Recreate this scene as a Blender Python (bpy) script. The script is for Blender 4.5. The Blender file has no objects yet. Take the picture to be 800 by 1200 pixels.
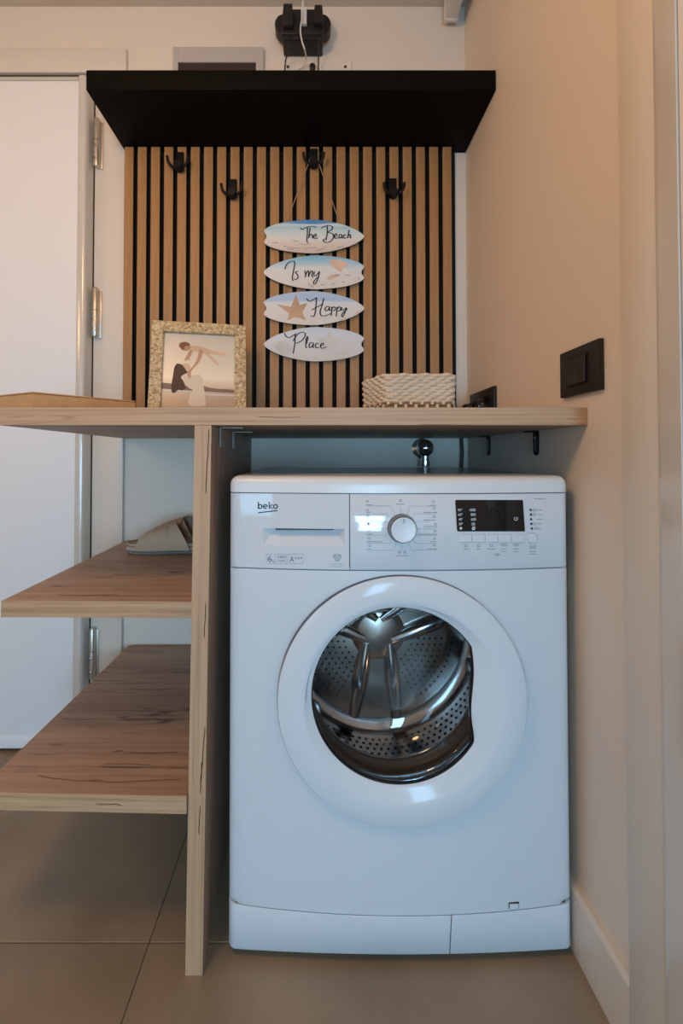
import bpy, bmesh, math, random
from mathutils import Vector, Matrix
random.seed(7)
scene = bpy.context.scene
COL = scene.collection

# ------------------------------------------------------------------ camera
F, CX, CY, TH, EYE = 500.0, 373.0, 524.3, math.radians(1.0), 0.865
cam = bpy.data.cameras.new('camera')
cam.sensor_fit = 'HORIZONTAL'; cam.sensor_width = 36.0; cam.lens = 36.0 * F / 800.0
cam.shift_x = (400 - CX) / 800.0; cam.shift_y = (CY - 600) / 800.0
cam.clip_start = 0.01
co = bpy.data.objects.new('camera', cam); COL.objects.link(co)
co.location = (0, 0, EYE); co.rotation_euler = (math.radians(90) + TH, 0, 0)
scene.camera = co

# ------------------------------------------------------------------ light and exposure
w = bpy.data.worlds.new('world'); scene.world = w; w.use_nodes = True
bg = w.node_tree.nodes['Background']; bg.inputs[0].default_value = (0.55, 0.72, 1.0, 1); bg.inputs[1].default_value = 0.5
def area(name, loc, rot, sx, sy, power, col, shape='RECTANGLE', spread=180):
    l = bpy.data.lights.new(name, 'AREA'); l.shape = shape; l.size = sx
    if shape in ('RECTANGLE', 'ELLIPSE'): l.size_y = sy
    l.energy = power; l.color = col; l.spread = math.radians(spread)
    o = bpy.data.objects.new(name, l); COL.objects.link(o); o.location = loc; o.rotation_euler = rot
    return o
R = math.radians
# daylight through the two glazed sashes behind the camera (they face +Y)
COOL = (0.33, 0.675, 1.0); WARM = (1.0, 0.56, 0.26)
area('daylight_sash', (0.26, -1.86, 0.66), (R(66), 0, 0), 0.32, 0.78, 34, COOL)
area('daylight_sash', (-1.20, -1.86, 0.88), (R(66), 0, 0), 0.60, 1.20, 13, COOL)
# warm lamps of the hall: a hanging bulb near the door, a weaker one behind the camera
def bulb(loc, power, rad):
    l = bpy.data.lights.new('hall_bulb', 'POINT'); l.energy = power; l.color = WARM; l.shadow_soft_size = rad
    o = bpy.data.objects.new('hall_bulb', l); COL.objects.link(o); o.location = loc
bulb((-1.70, 0.20, 1.60), 8, 0.10)
bulb((-0.50, 0.15, 1.78), 16.2, 0.12)
scene.view_settings.view_transform = 'Standard'; scene.view_settings.look = 'None'
scene.view_settings.gamma = 1.0; scene.view_settings.use_curve_mapping = False
scene.view_settings.exposure = 0.0

def at(px, py, Y):
    """world point at depth Y seen at a pixel of the 800x1200 photograph"""
    u = (px - CX) / F; v = (CY - py) / F
    s = Y / (math.cos(TH) - v * math.sin(TH))
    return Vector((u * s, Y, EYE + (math.sin(TH) + v * math.cos(TH)) * s))

# ------------------------------------------------------------------ materials
MATS = {}
def newmat(name):
    m = bpy.data.materials.new(name); m.use_nodes = True
    MATS[name] = m
    return m, m.node_tree, m.node_tree.nodes['Principled BSDF']
def plain(name, col, rough=0.5, metal=0.0, bump=0.0, bscale=200.0, var=0.0, spec=0.5, coat=0.0, emit=0.0):
    m, nt, b = newmat(name)
    b.inputs['Base Color'].default_value = (*col, 1); b.inputs['Roughness'].default_value = rough
    b.inputs['Metallic'].default_value = metal; b.inputs['Specular IOR Level'].default_value = spec
    if coat: b.inputs['Coat Weight'].default_value = coat; b.inputs['Coat Roughness'].default_value = 0.06
    if bump or var:
        tc = nt.nodes.new('ShaderNodeTexCoord'); n = nt.nodes.new('ShaderNodeTexNoise')
        n.inputs['Scale'].default_value = bscale; n.inputs['Detail'].default_value = 4
        nt.links.new(tc.outputs['Object'], n.inputs['Vector'])
        if bump:
            bp = nt.nodes.new('ShaderNodeBump'); bp.inputs['Strength'].default_value = bump; bp.inputs['Distance'].default_value = 0.002
            nt.links.new(n.outputs['Fac'], bp.inputs['Height']); nt.links.new(bp.outputs[0], b.inputs['Normal'])
        if var:
            n2 = nt.nodes.new('ShaderNodeTexNoise'); n2.inputs['Scale'].default_value = 6; n2.inputs['Detail'].default_value = 6
            nt.links.new(tc.outputs['Object'], n2.inputs['Vector'])
            r = nt.nodes.new('ShaderNodeValToRGB')
            r.color_ramp.elements[0].position = 0.3; r.color_ramp.elements[1].position = 0.7
            r.color_ramp.elements[0].color = (*[c * (1 - var) for c in col], 1); r.color_ramp.elements[1].color = (*[min(1, c * (1 + var)) for c in col], 1)
            nt.links.new(n2.outputs['Fac'], r.inputs[0]); nt.links.new(r.outputs[0], b.inputs['Base Color'])
    return m

def wood(name, axis, dark, mid, light, fine=160.0, crack=0.0, rough=0.5, stretch=0.05, cst=0.11, cw=0.012, gate=0.5):
    """grain runs along axis ('x','y','z') in object space"""
    m, nt, b = newmat(name); N = nt.nodes; L = nt.links
    tc = N.new('ShaderNodeTexCoord'); mp = N.new('ShaderNodeMapping'); L.new(tc.outputs['Object'], mp.inputs[0])
    sc = [1.0, 1.0, 1.0]; sc['xyz'.index(axis)] = stretch; mp.inputs['Scale'].default_value = sc
    n1 = N.new('ShaderNodeTexNoise'); n1.inputs['Scale'].default_value = fine; n1.inputs['Detail'].default_value = 6; n1.inputs['Roughness'].default_value = 0.6
    n2 = N.new('ShaderNodeTexNoise'); n2.inputs['Scale'].default_value = fine * 0.16; n2.inputs['Detail'].default_value = 4; n2.inputs['Distortion'].default_value = 1.2
    L.new(mp.outputs[0], n1.inputs['Vector']); L.new(mp.outputs[0], n2.inputs['Vector'])
    mx = N.new('ShaderNodeMath'); mx.operation = 'MULTIPLY_ADD'; mx.inputs[1].default_value = 0.55
    L.new(n1.outputs['Fac'], mx.inputs[0])
    m2 = N.new('ShaderNodeMath'); m2.operation = 'MULTIPLY'; m2.inputs[1].default_value = 0.45; L.new(n2.outputs['Fac'], m2.inputs[0]); L.new(m2.outputs[0], mx.inputs[2])
    r = N.new('ShaderNodeValToRGB'); e = r.color_ramp.elements
    e[0].position = 0.32; e[0].color = (*dark, 1); e[1].position = 0.68; e[1].color = (*light, 1)
    k = e.new(0.5); k.color = (*mid, 1)
    L.new(mx.outputs[0], r.inputs[0]); col = r.outputs[0]
    if crack:
        mp2 = N.new('ShaderNodeMapping'); L.new(tc.outputs['Object'], mp2.inputs[0])
        s2 = [1.0, 1.0, 1.0]; s2['xyz'.index(axis)] = cst; mp2.inputs['Scale'].default_value = s2
        n3 = N.new('ShaderNodeTexNoise'); n3.inputs['Scale'].default_value = 13; n3.inputs['Detail'].default_value = 5; n3.inputs['Roughness'].default_value = 0.55; n3.inputs['Distortion'].default_value = 0.3
        L.new(mp2.outputs[0], n3.inputs['Vector'])
        # thin iso-line of the noise, kept only where a second noise allows
        d = N.new('ShaderNodeMath'); d.operation = 'SUBTRACT'; d.inputs[1].default_value = 0.5; L.new(n3.outputs['Fac'], d.inputs[0])
        ab = N.new('ShaderNodeMath'); ab.operation = 'ABSOLUTE'; L.new(d.outputs[0], ab.inputs[0])
        cr = N.new('ShaderNodeValToRGB'); cr.color_ramp.elements[0].position = 0.0; cr.color_ramp.elements[0].color = (1, 1, 1, 1)
        cr.color_ramp.elements[1].position = cw; cr.color_ramp.elements[1].color = (0, 0, 0, 1); L.new(ab.outputs[0], cr.inputs[0])
        n4 = N.new('ShaderNodeTexNoise'); n4.inputs['Scale'].default_value = 9; L.new(tc.outputs['Object'], n4.inputs['Vector'])
        gr = N.new('ShaderNodeValToRGB'); gr.color_ramp.elements[0].position = gate; gr.color_ramp.elements[1].position = gate + 0.1; L.new(n4.outputs['Fac'], gr.inputs[0])
        mu = N.new('ShaderNodeMath'); mu.operation = 'MULTIPLY'; L.new(cr.outputs[0], mu.inputs[0]); L.new(gr.outputs[0], mu.inputs[1])
        mu2 = N.new('ShaderNodeMath'); mu2.operation = 'MULTIPLY'; mu2.inputs[1].default_value = crack; L.new(mu.outputs[0], mu2.inputs[0])
        mc = N.new('ShaderNodeMixRGB'); mc.inputs[2].default_value = (dark[0] * 0.25, dark[1] * 0.22, dark[2] * 0.2, 1)
        L.new(mu2.outputs[0], mc.inputs[0]); L.new(col, mc.inputs[1]); col = mc.outputs[0]
    L.new(col, b.inputs['Base Color']); b.inputs['Roughness'].default_value = rough
    bp = N.new('ShaderNodeBump'); bp.inputs['Strength'].default_value = 0.12; bp.inputs['Distance'].default_value = 0.001
    L.new(n1.outputs['Fac'], bp.inputs['Height']); L.new(bp.outputs[0], b.inputs['Normal'])
    return m

plain('wall_paint', (0.80, 0.715, 0.61), 0.6, bump=0.06, bscale=350)
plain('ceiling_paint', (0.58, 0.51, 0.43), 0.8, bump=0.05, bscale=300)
plain('trim_paint', (0.77, 0.70, 0.60), 0.4)
plain('door_lacquer', (0.88, 0.89, 0.89), 0.5)
plain('edge_lacquer', (0.70, 0.67, 0.61), 0.22, metal=0.15)
plain('tile', (0.29, 0.215, 0.14), 0.42, bump=0.12, bscale=60, var=0.16)
plain('grout', (0.12, 0.10, 0.08), 0.9)
OAK = ((0.30, 0.165, 0.085), (0.53, 0.325, 0.18), (0.62, 0.40, 0.235))
OAKT = ((0.26, 0.165, 0.113), (0.40, 0.265, 0.185), (0.50, 0.345, 0.25))
wood('oak_edge_x', 'x', *OAK, fine=260, crack=0.7, stretch=0.012, cst=0.06, cw=0.02, gate=0.56)
wood('oak_edge_z', 'z', *OAK, fine=260, crack=1.0, stretch=0.012, cst=0.06, cw=0.03, gate=0.5)
wood('oak_board_x', 'x', *OAKT, fine=120, crack=0.85, stretch=0.035, cst=0.07, cw=0.014, gate=0.44)
wood('oak_board_z', 'z', *OAKT, fine=110, crack=0.6)
wood('slat_veneer', 'z', (0.32, 0.160, 0.056), (0.40, 0.208, 0.078), (0.46, 0.250, 0.100), fine=260)
wood('box_veneer', 'x', (0.48, 0.27, 0.11), (0.55, 0.32, 0.14), (0.60, 0.36, 0.17), fine=120, rough=0.4)
plain('crack_dark', (0.06, 0.03, 0.016), 0.8)
plain('felt', (0.006, 0.006, 0.006), 0.95, bump=0.3, bscale=900)
plain('black_laminate', (0.0040, 0.0032, 0.0026), 0.6, bump=0.05, bscale=300, spec=0.08)
plain('black_metal', (0.008, 0.008, 0.008), 0.5, spec=0.25)
plain('gasket_grey', (0.085, 0.08, 0.075), 0.4)
plain('door_gloss', (0.67, 0.70, 0.72), 0.10, spec=0.12)
plain('black_plastic', (0.011, 0.010, 0.010), 0.42)
plain('black_gloss', (0.006, 0.006, 0.007), 0.07)
plain('grey_print', (0.16, 0.18, 0.20), 0.5)
plain('pale_print', (0.34, 0.37, 0.40), 0.5)
plain('dark_print', (0.035, 0.04, 0.045), 0.5)
plain('white_print', (0.75, 0.78, 0.80), 0.5)
plain('dim_print', (0.018, 0.015, 0.015), 0.3)
plain('appliance_white', (0.67, 0.70, 0.72), 0.28)
plain('panel_gloss', (0.67, 0.70, 0.72), 0.05)
plain('door_rim_grey', (0.05, 0.095, 0.15), 0.5)
plain('appliance_matt', (0.67, 0.70, 0.72), 0.36)
plain('lid_white', (0.74, 0.74, 0.73), 0.30)
plain('lid_dark_reflection', (0.30, 0.31, 0.32), 0.25)  # dark reflection of the counter underside painted into the lid board's grey
plain('chrome', (0.62, 0.63, 0.65), 0.10, metal=1.0)
plain('nickel', (0.66, 0.62, 0.54), 0.36, metal=0.85)
plain('dial_grey', (0.22, 0.24, 0.26), 0.2, metal=0.7)
plain('nickel_dark', (0.16, 0.15, 0.13), 0.4, metal=1.0)
plain('drum_steel', (0.60, 0.62, 0.65), 0.16, metal=1.0)
plain('steel_warm_reflection', (0.60, 0.54, 0.48), 0.30, metal=1.0)  # brown tint: reflection of the warm room put into the steel colour
plain('hole_black', (0.003, 0.003, 0.004), 0.8)
plain('bezel_dark', (0.012, 0.016, 0.020), 0.12)
plain('rubber', (0.035, 0.035, 0.036), 0.35)
plain('white_plastic', (0.70, 0.67, 0.63), 0.35)
plain('grey_plastic', (0.52, 0.49, 0.46), 0.4)
plain('smoked_plastic', (0.045, 0.033, 0.028), 0.15)
plain('cable_white', (0.72, 0.71, 0.69), 0.45)
plain('straw', (0.80, 0.66, 0.48), 0.8, bump=0.5, bscale=160, var=0.12)
plain('straw_brown', (0.30, 0.19, 0.09), 0.85, bump=0.5, bscale=160, var=0.2)
plain('jute', (0.42, 0.29, 0.18), 0.9, bump=0.5, bscale=900)
plain('mdf', (0.10, 0.06, 0.04), 0.8)
plain('ink', (0.018, 0.026, 0.034), 0.6)
plain('slipper_fabric', (0.50, 0.365, 0.25), 0.95, bump=0.5, bscale=700, var=0.06)
plain('slipper_sole', (0.52, 0.43, 0.34), 0.8, bump=0.2, bscale=500)
plain('slipper_outsole', (0.20, 0.18, 0.16), 0.8)
plain('starfish', (0.62, 0.42, 0.27), 0.8, bump=0.3, bscale=900, var=0.25)
plain('shell_peach', (0.72, 0.52, 0.40), 0.7, var=0.2)
plain('shell_pale', (0.67, 0.67, 0.63), 0.7, var=0.12)
plain('sand_mark', (0.30, 0.24, 0.19), 0.8)
plain('skin_print', (0.56, 0.32, 0.20), 0.6, var=0.25)
plain('skin_light_print', (0.70, 0.48, 0.32), 0.6, var=0.2)
plain('hair_print', (0.075, 0.035, 0.022), 0.6, var=0.3)
plain('babyhair_print', (0.26, 0.10, 0.055), 0.6, var=0.2)
plain('dress_print', (0.74, 0.63, 0.47), 0.6, var=0.1)
plain('hill_print', (0.24, 0.16, 0.12), 0.6, var=0.15)
plain('lamp_face', (0.8, 0.78, 0.72), 0.5)

def ramp_mat(name, stops, rough=0.5, dist=0.12, nscale=(3, 1, 14)):
    """vertical print gradient over the object's own height (Generated), broken up by noise"""
    m, nt, b = newmat(name); N = nt.nodes; L = nt.links
    tc = N.new('ShaderNodeTexCoord'); sp = N.new('ShaderNodeSeparateXYZ'); L.new(tc.outputs['Generated'], sp.inputs[0])
    mp = N.new('ShaderNodeMapping'); mp.inputs['Scale'].default_value = nscale; L.new(tc.outputs['Generated'], mp.inputs[0])
    n = N.new('ShaderNodeTexNoise'); n.inputs['Scale'].default_value = 1.0; n.inputs['Detail'].default_value = 6; L.new(mp.outputs[0], n.inputs['Vector'])
    a = N.new('ShaderNodeMath'); a.operation = 'MULTIPLY_ADD'; a.inputs[1].default_value = dist * 2; L.new(n.outputs['Fac'], a.inputs[0]); L.new(sp.outputs[2], a.inputs[2])
    s = N.new('ShaderNodeMath'); s.operation = 'SUBTRACT'; s.inputs[1].default_value = dist; L.new(a.outputs[0], s.inputs[0])
    r = N.new('ShaderNodeValToRGB'); e = r.color_ramp.elements
    e[0].position = stops[0][0]; e[0].color = (*stops[0][1], 1); e[1].position = stops[-1][0]; e[1].color = (*stops[-1][1], 1)
    for p, c in stops[1:-1]:
        k = e.new(p); k.color = (*c, 1)
    L.new(s.outputs[0], r.inputs[0]); L.new(r.outputs[0], b.inputs['Base Color']); b.inputs['Roughness'].default_value = rough
    return m
WH = (0.74, 0.74, 0.71)
ramp_mat('board_print_1', [(0.0, (0.60, 0.53, 0.46)), (0.22, (0.70, 0.62, 0.54)), (0.42, WH), (0.62, (0.62, 0.74, 0.74)), (0.78, (0.40, 0.62, 0.70)), (0.86, (0.66, 0.76, 0.78)), (0.92, (0.10, 0.32, 0.60)), (1.0, (0.04, 0.20, 0.48))])
ramp_mat('board_print_2', [(0.0, (0.70, 0.66, 0.60)), (0.35, WH), (0.62, (0.72, 0.75, 0.74)), (0.80, (0.38, 0.62, 0.76)), (1.0, (0.22, 0.50, 0.70))])
ramp_mat('board_print_3', [(0.0, (0.72, 0.70, 0.64)), (0.5, WH), (0.66, (0.70, 0.74, 0.76)), (0.74, (0.42, 0.58, 0.78)), (1.0, (0.46, 0.62, 0.80))], dist=0.05)
ramp_mat('board_print_4', [(0.0, (0.66, 0.64, 0.60)), (0.4, (0.72, 0.72, 0.70)), (0.8, (0.68, 0.74, 0.78)), (1.0, (0.60, 0.70, 0.80))])
ramp_mat('photo_sky', [(0.0, (0.46, 0.33, 0.22)), (0.17, (0.56, 0.42, 0.30)), (0.30, (0.70, 0.55, 0.38)), (0.42, (0.90, 0.80, 0.60)), (0.7, (0.74, 0.66, 0.53)), (1.0, (0.62, 0.56, 0.47))], rough=0.3, dist=0.03, nscale=(2, 1, 20))

# photo frame: little gold-cream mosaic chips
m, nt, b = newmat('mosaic_gold'); tc = nt.nodes.new('ShaderNodeTexCoord'); v = nt.nodes.new('ShaderNodeTexVoronoi'); v.inputs['Scale'].default_value = 210
nt.links.new(tc.outputs['Object'], v.inputs['Vector']); r = nt.nodes.new('ShaderNodeValToRGB'); e = r.color_ramp.elements
e[0].color = (0.30, 0.20, 0.09, 1); e[1].color = (0.72, 0.60, 0.38, 1); k = e.new(0.5); k.color = (0.55, 0.42, 0.23, 1)
sp = nt.nodes.new('ShaderNodeSeparateXYZ'); nt.links.new(v.outputs['Color'], sp.inputs[0]); nt.links.new(sp.outputs[0], r.inputs[0]); nt.links.new(r.outputs[0], b.inputs['Base Color'])
bp = nt.nodes.new('ShaderNodeBump'); bp.inputs['Strength'].default_value = 0.7; bp.inputs['Distance'].default_value = 0.002; bp.invert = True
nt.links.new(v.outputs['Distance'], bp.inputs['Height']); nt.links.new(bp.outputs[0], b.inputs['Normal']); b.inputs['Roughness'].default_value = 0.35

# thin door glass: clear with a fresnel reflection
m, nt, b = newmat('door_glass'); nt.nodes.remove(b); out = nt.nodes['Material Output']
tr = nt.nodes.new('ShaderNodeBsdfTransparent'); tr.inputs[0].default_value = (0.80, 0.81, 0.81, 1); gl = nt.nodes.new('ShaderNodeBsdfGlossy'); gl.inputs['Roughness'].default_value = 0.03
lw = nt.nodes.new('ShaderNodeLayerWeight'); lw.inputs[0].default_value = 0.5; mx = nt.nodes.new('ShaderNodeMixShader')
pw = nt.nodes.new('ShaderNodeMath'); pw.operation = 'POWER'; pw.inputs[1].default_value = 3.5; nt.links.new(lw.outputs['Facing'], pw.inputs[0])
fm_ = nt.nodes.new('ShaderNodeMath'); fm_.operation = 'MULTIPLY_ADD'; fm_.inputs[1].default_value = 0.5; fm_.inputs[2].default_value = 0.05; nt.links.new(pw.outputs[0], fm_.inputs[0])
nt.links.new(fm_.outputs[0], mx.inputs[0]); nt.links.new(tr.outputs[0], mx.inputs[1]); nt.links.new(gl.outputs[0], mx.inputs[2]); nt.links.new(mx.outputs[0], out.inputs[0])

# ------------------------------------------------------------------ mesh helpers
def wmat(o):
    m = o.matrix_basis.copy()
    return m if o.parent is None else wmat(o.parent) @ m

class MB:
    """collects geometry (world coordinates unless local) and links it as ONE mesh object"""
    def __init__(s): s.bm = bmesh.new()
    def poly(s, pts):
        return s.bm.faces.new([s.bm.verts.new(p) for p in pts])
    def mesh(s, verts, faces):
        vs = [s.bm.verts.new(p) for p in verts]
        for f in faces:
            try: s.bm.faces.new([vs[i] for i in f])
            except ValueError: pass
        return vs
    def hexa(s, c, b=0.0, seg=2):
        t = bmesh.new(); vs = [t.verts.new(p) for p in c]
        for f in ((0, 3, 2, 1), (4, 5, 6, 7), (0, 1, 5, 4), (1, 2, 6, 5), (2, 3, 7, 6), (3, 0, 4, 7)): t.faces.new([vs[i] for i in f])
        if b: bmesh.ops.bevel(t, geom=list(t.edges), offset=b, segments=seg, affect='EDGES', profile=0.5)
        s.join(t); return s
    def box(s, x0, x1, y0, y1, z0, z1, b=0.0, seg=2):
        return s.hexa([(x0, y0, z0), (x1, y0, z0), (x1, y1, z0), (x0, y1, z0), (x0, y0, z1), (x1, y0, z1), (x1, y1, z1), (x0, y1, z1)], b, seg)
    def join(s, t):
        me = bpy.data.meshes.new('tmp'); t.to_mesh(me); t.free(); s.bm.from_mesh(me); bpy.data.meshes.remove(me)
    def prism(s, poly, axis, c0, c1, b=0.0, seg=2, both=True):
        """poly: 2-D points in the plane normal to axis: x->(y,z) y->(x,z) z->(x,y)"""
        def p3(p, c): return {'x': (c, p[0], p[1]), 'y': (p[0], c, p[1]), 'z': (p[0], p[1], c)}[axis]
        t = bmesh.new(); A = [t.verts.new(p3(p, c0)) for p in poly]; B = [t.verts.new(p3(p, c1)) for p in poly]; n = len(poly)
        fa = t.faces.new(A); fb = t.faces.new(B[::-1])
        for i in range(n): t.faces.new([A[i], B[i], B[(i + 1) % n], A[(i + 1) % n]])
        bmesh.ops.recalc_face_normals(t, faces=list(t.faces))
        if b:
            es = list(fa.edges) + (list(fb.edges) if both else [])
            bmesh.ops.bevel(t, geom=es, offset=b, segments=seg, affect='EDGES', profile=0.5, clamp_overlap=True)
        s.join(t); return s
    def tube(s, pts, r, n=8, cap=True):
        pts = [Vector(p) for p in pts]; rings = []; up = None
        rr = r if isinstance(r, (list, tuple)) else [r] * len(pts)
        for i, p in enumerate(pts):
            d = (pts[min(i + 1, len(pts) - 1)] - pts[max(i - 1, 0)]).normalized()
            if up is None: up = d.orthogonal().normalized()
            up = (up - d * up.dot(d)).normalized(); sd = d.cross(up)
            rings.append([s.bm.verts.new(p + (up * math.cos(2 * math.pi * k / n) + sd * math.sin(2 * math.pi * k / n)) * rr[i]) for k in range(n)])
        for a, b2 in zip(rings, rings[1:]):
            for k in range(n): s.bm.faces.new([a[k], a[(k + 1) % n], b2[(k + 1) % n], b2[k]])
        if cap: s.bm.faces.new(rings[0][::-1]); s.bm.faces.new(rings[-1])
        return s
    def loop(s, pts, r, n=6):
        """closed tube"""
        pts = [Vector(p) for p in pts]; N = len(pts); rings = []
        for i, p in enumerate(pts):
            d = (pts[(i + 1) % N] - pts[i - 1]).normalized(); up = Vector((0, 0, 1)); up = (up - d * up.dot(d)).normalized(); sd = d.cross(up)
            rings.append([s.bm.verts.new(p + (up * math.cos(2 * math.pi * k / n) + sd * math.sin(2 * math.pi * k / n)) * r) for k in range(n)])
        for i in range(N):
            a, b2 = rings[i], rings[(i + 1) % N]
            for k in range(n): s.bm.faces.new([a[k], a[(k + 1) % n], b2[(k + 1) % n], b2[k]])
        return s
    def rings(s, rs, cap0=False, cap1=False, closed=True):
        R_ = [[s.bm.verts.new(p) for p in ring] for ring in rs]; n = len(rs[0])
        for a, b2 in zip(R_, R_[1:]):
            for k in range(n if closed else n - 1): s.bm.faces.new([a[k], a[(k + 1) % n], b2[(k + 1) % n], b2[k]])
        if cap0: s.bm.faces.new(R_[0][::-1])
        if cap1: s.bm.faces.new(R_[-1])
        return s
    def lathe(s, prof, c, axis, n=32, cap0=False, cap1=False):
        """prof: (radius, distance along axis)"""
        c = Vector(c); out = []
        for r_, a in prof:
            ring = []
            for k in range(n):
                t = 2 * math.pi * k / n; u, v_ = r_ * math.cos(t), r_ * math.sin(t)
                ring.append(c + Vector({'x': (a, u, v_), 'y': (u, a, v_), 'z': (u, v_, a)}[axis]))
            out.append(ring)
        return s.rings(out, cap0, cap1)
    def build(s, name, mat, parent=None, local=False, smooth=30, fixn=True):
        bm = s.bm
        if fixn: bmesh.ops.recalc_face_normals(bm, faces=list(bm.faces))
        if parent is not None and not local: bmesh.ops.transform(bm, matrix=wmat(parent).inverted(), verts=list(bm.verts))
        me = bpy.data.meshes.new(name); bm.to_mesh(me); bm.free()
        if smooth:
            me.polygons.foreach_set('use_smooth', [True] * len(me.polygons)); me.set_sharp_from_angle(angle=math.radians(smooth))
        me.materials.append(MATS[mat])
        o = bpy.data.objects.new(name, me); COL.objects.link(o)
        if parent is not None: o.parent = parent
        return o

def thing(name, label, cat, loc=(0, 0, 0), rot=(0, 0, 0), group=None):
    o = bpy.data.objects.new(name, None); COL.objects.link(o); o.empty_display_size = 0.05
    o.location = loc; o.rotation_euler = rot; o['label'] = label; o['category'] = cat
    if group: o['group'] = group
    return o
def tag(o, label, cat, group=None):
    o['label'] = label; o['category'] = cat
    if group: o['group'] = group
    return o
def struct(o, label, cat):
    o['kind'] = 'structure'; o['label'] = label; o['category'] = cat
    return o
def copy_child(o, parent, loc=None):
    c = o.copy(); COL.objects.link(c); c.parent = parent
    if loc is not None: c.location = loc
    return c

def smooth_path(pts, n=6):
    P = [Vector(p) for p in pts]
    if len(P) < 3: return P
    out = []
    for i in range(len(P) - 1):
        p0 = P[max(i - 1, 0)]; p1 = P[i]; p2 = P[i + 1]; p3 = P[min(i + 2, len(P) - 1)]
        for k in range(n):
            t = k / n
            out.append(0.5 * ((2 * p1) + (p2 - p0) * t + (2 * p0 - 5 * p1 + 4 * p2 - p3) * t * t + (3 * p1 - p0 - 3 * p2 + p3) * t ** 3))
    out.append(P[-1]); return out
def ribbon2d(mb, pts, wd, mapf, pen=0.0):
    """flat stroke in 2-D, mapped to 3-D by mapf; pen > 0 thickens downstrokes"""
    n = len(pts); A = []; B = []
    for i, p in enumerate(pts):
        d = pts[min(i + 1, n - 1)] - pts[max(i - 1, 0)]
        if d.length < 1e-9: d = Vector((1, 0))
        d.normalize(); q = Vector((-d.y, d.x)); w_ = wd * (1 + pen * abs(d.y)) / 2
        if pen and i in (0, n - 1): w_ *= 0.5
        A.append(mb.bm.verts.new(mapf(p + q * w_))); B.append(mb.bm.verts.new(mapf(p - q * w_)))
    for i in range(n - 1): mb.bm.faces.new([A[i], A[i + 1], B[i + 1], B[i]])
_tc = {}
def text2d(body):
    """verts, faces of a text in the built-in font, cap height about 0.73 units"""
    if body in _tc: return _tc[body]
    cu = bpy.data.curves.new('t', 'FONT'); cu.body = body; cu.resolution_u = 4
    o = bpy.data.objects.new('t', cu); COL.objects.link(o); dg = bpy.context.evaluated_depsgraph_get(); dg.update()
    me = bpy.data.meshes.new_from_object(o.evaluated_get(dg))
    vs = [Vector((v_.co.x, v_.co.y)) for v_ in me.vertices]; fs = [tuple(p.vertices) for p in me.polygons]
    bpy.data.objects.remove(o); bpy.data.curves.remove(cu); bpy.data.meshes.remove(me)
    _tc[body] = (vs, fs); return vs, fs
def put_text(mb, body, x0, x1, y0, y1, mapf):
    """fit text into the box x0..x1, y0 (top) .. y1 (bottom) of photo pixels"""
    vs, fs = text2d(body)
    ax = min(v_.x for v_ in vs); bx = max(v_.x for v_ in vs); ay = min(v_.y for v_ in vs); by = max(v_.y for v_ in vs)
    mb.mesh([mapf(Vector((x0 + (v_.x - ax) / (bx - ax) * (x1 - x0), y1 + (v_.y - ay) / (by - ay) * (y0 - y1)))) for v_ in vs], fs)

# ------------------------------------------------------------------ the setting
WB, WR, WL, WF, CE = 1.31, 0.457, -2.9, -1.80, 2.266     # back, right, left, front (behind the camera) walls; ceiling
struct(MB().box(WL - .1, WR + .1, WB, WB + .1, -.1, CE + .1).build('wall_back', 'wall_paint'), 'warm white painted back wall behind the slatted panel', 'wall')
struct(MB().box(WR, WR + .1, WF, WB, -.1, CE + .1).build('wall_right', 'wall_paint'), 'painted side wall to the right of the washing machine', 'wall')
struct(MB().box(WL - .1, WL, WF, WB, -.1, CE + .1).build('wall_left', 'wall_paint'), 'plain painted wall on the far left of the hall', 'wall')
wf = MB()
for a, b_, c, d in ((WL - .1, -1.5, -.1, CE + .1), (-.9, .1, -.1, CE + .1), (.42, WR + .1, -.1, CE + .1), (-1.5, -.9, -.1, .27), (.1, .42, -.1, .27), (-1.5, -.9, 1.50, CE + .1), (.1, .42, 1.08, CE + .1)):
    wf.box(a, b_, WF - .1, WF, c, d)
struct(wf.build('wall_front', 'wall_paint'), 'painted wall with two tall windows behind the camera', 'wall')
struct(MB().box(WL - .1, WR + .1, WF - .1, WB + .1, CE, CE + .1).build('ceiling', 'ceiling_paint'), 'plain off white ceiling', 'ceiling')
for i, (a, b_, wt) in enumerate(((-1.5, -.9, 1.50), (.1, .42, 1.08))):
    wn = MB()
    for q in ((a, a + .03, .27, wt), (b_ - .03, b_, .27, wt), (a, b_, .27, .30), (a, b_, wt - .03, wt)): wn.box(q[0], q[1], WF - .05, WF - .01, q[2], q[3], .004)
    struct(wn.build('window_%d' % (i + 1), 'trim_paint'), ('wider' if i == 0 else 'narrower') + ' tall white window frame behind the camera', 'window')

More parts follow.
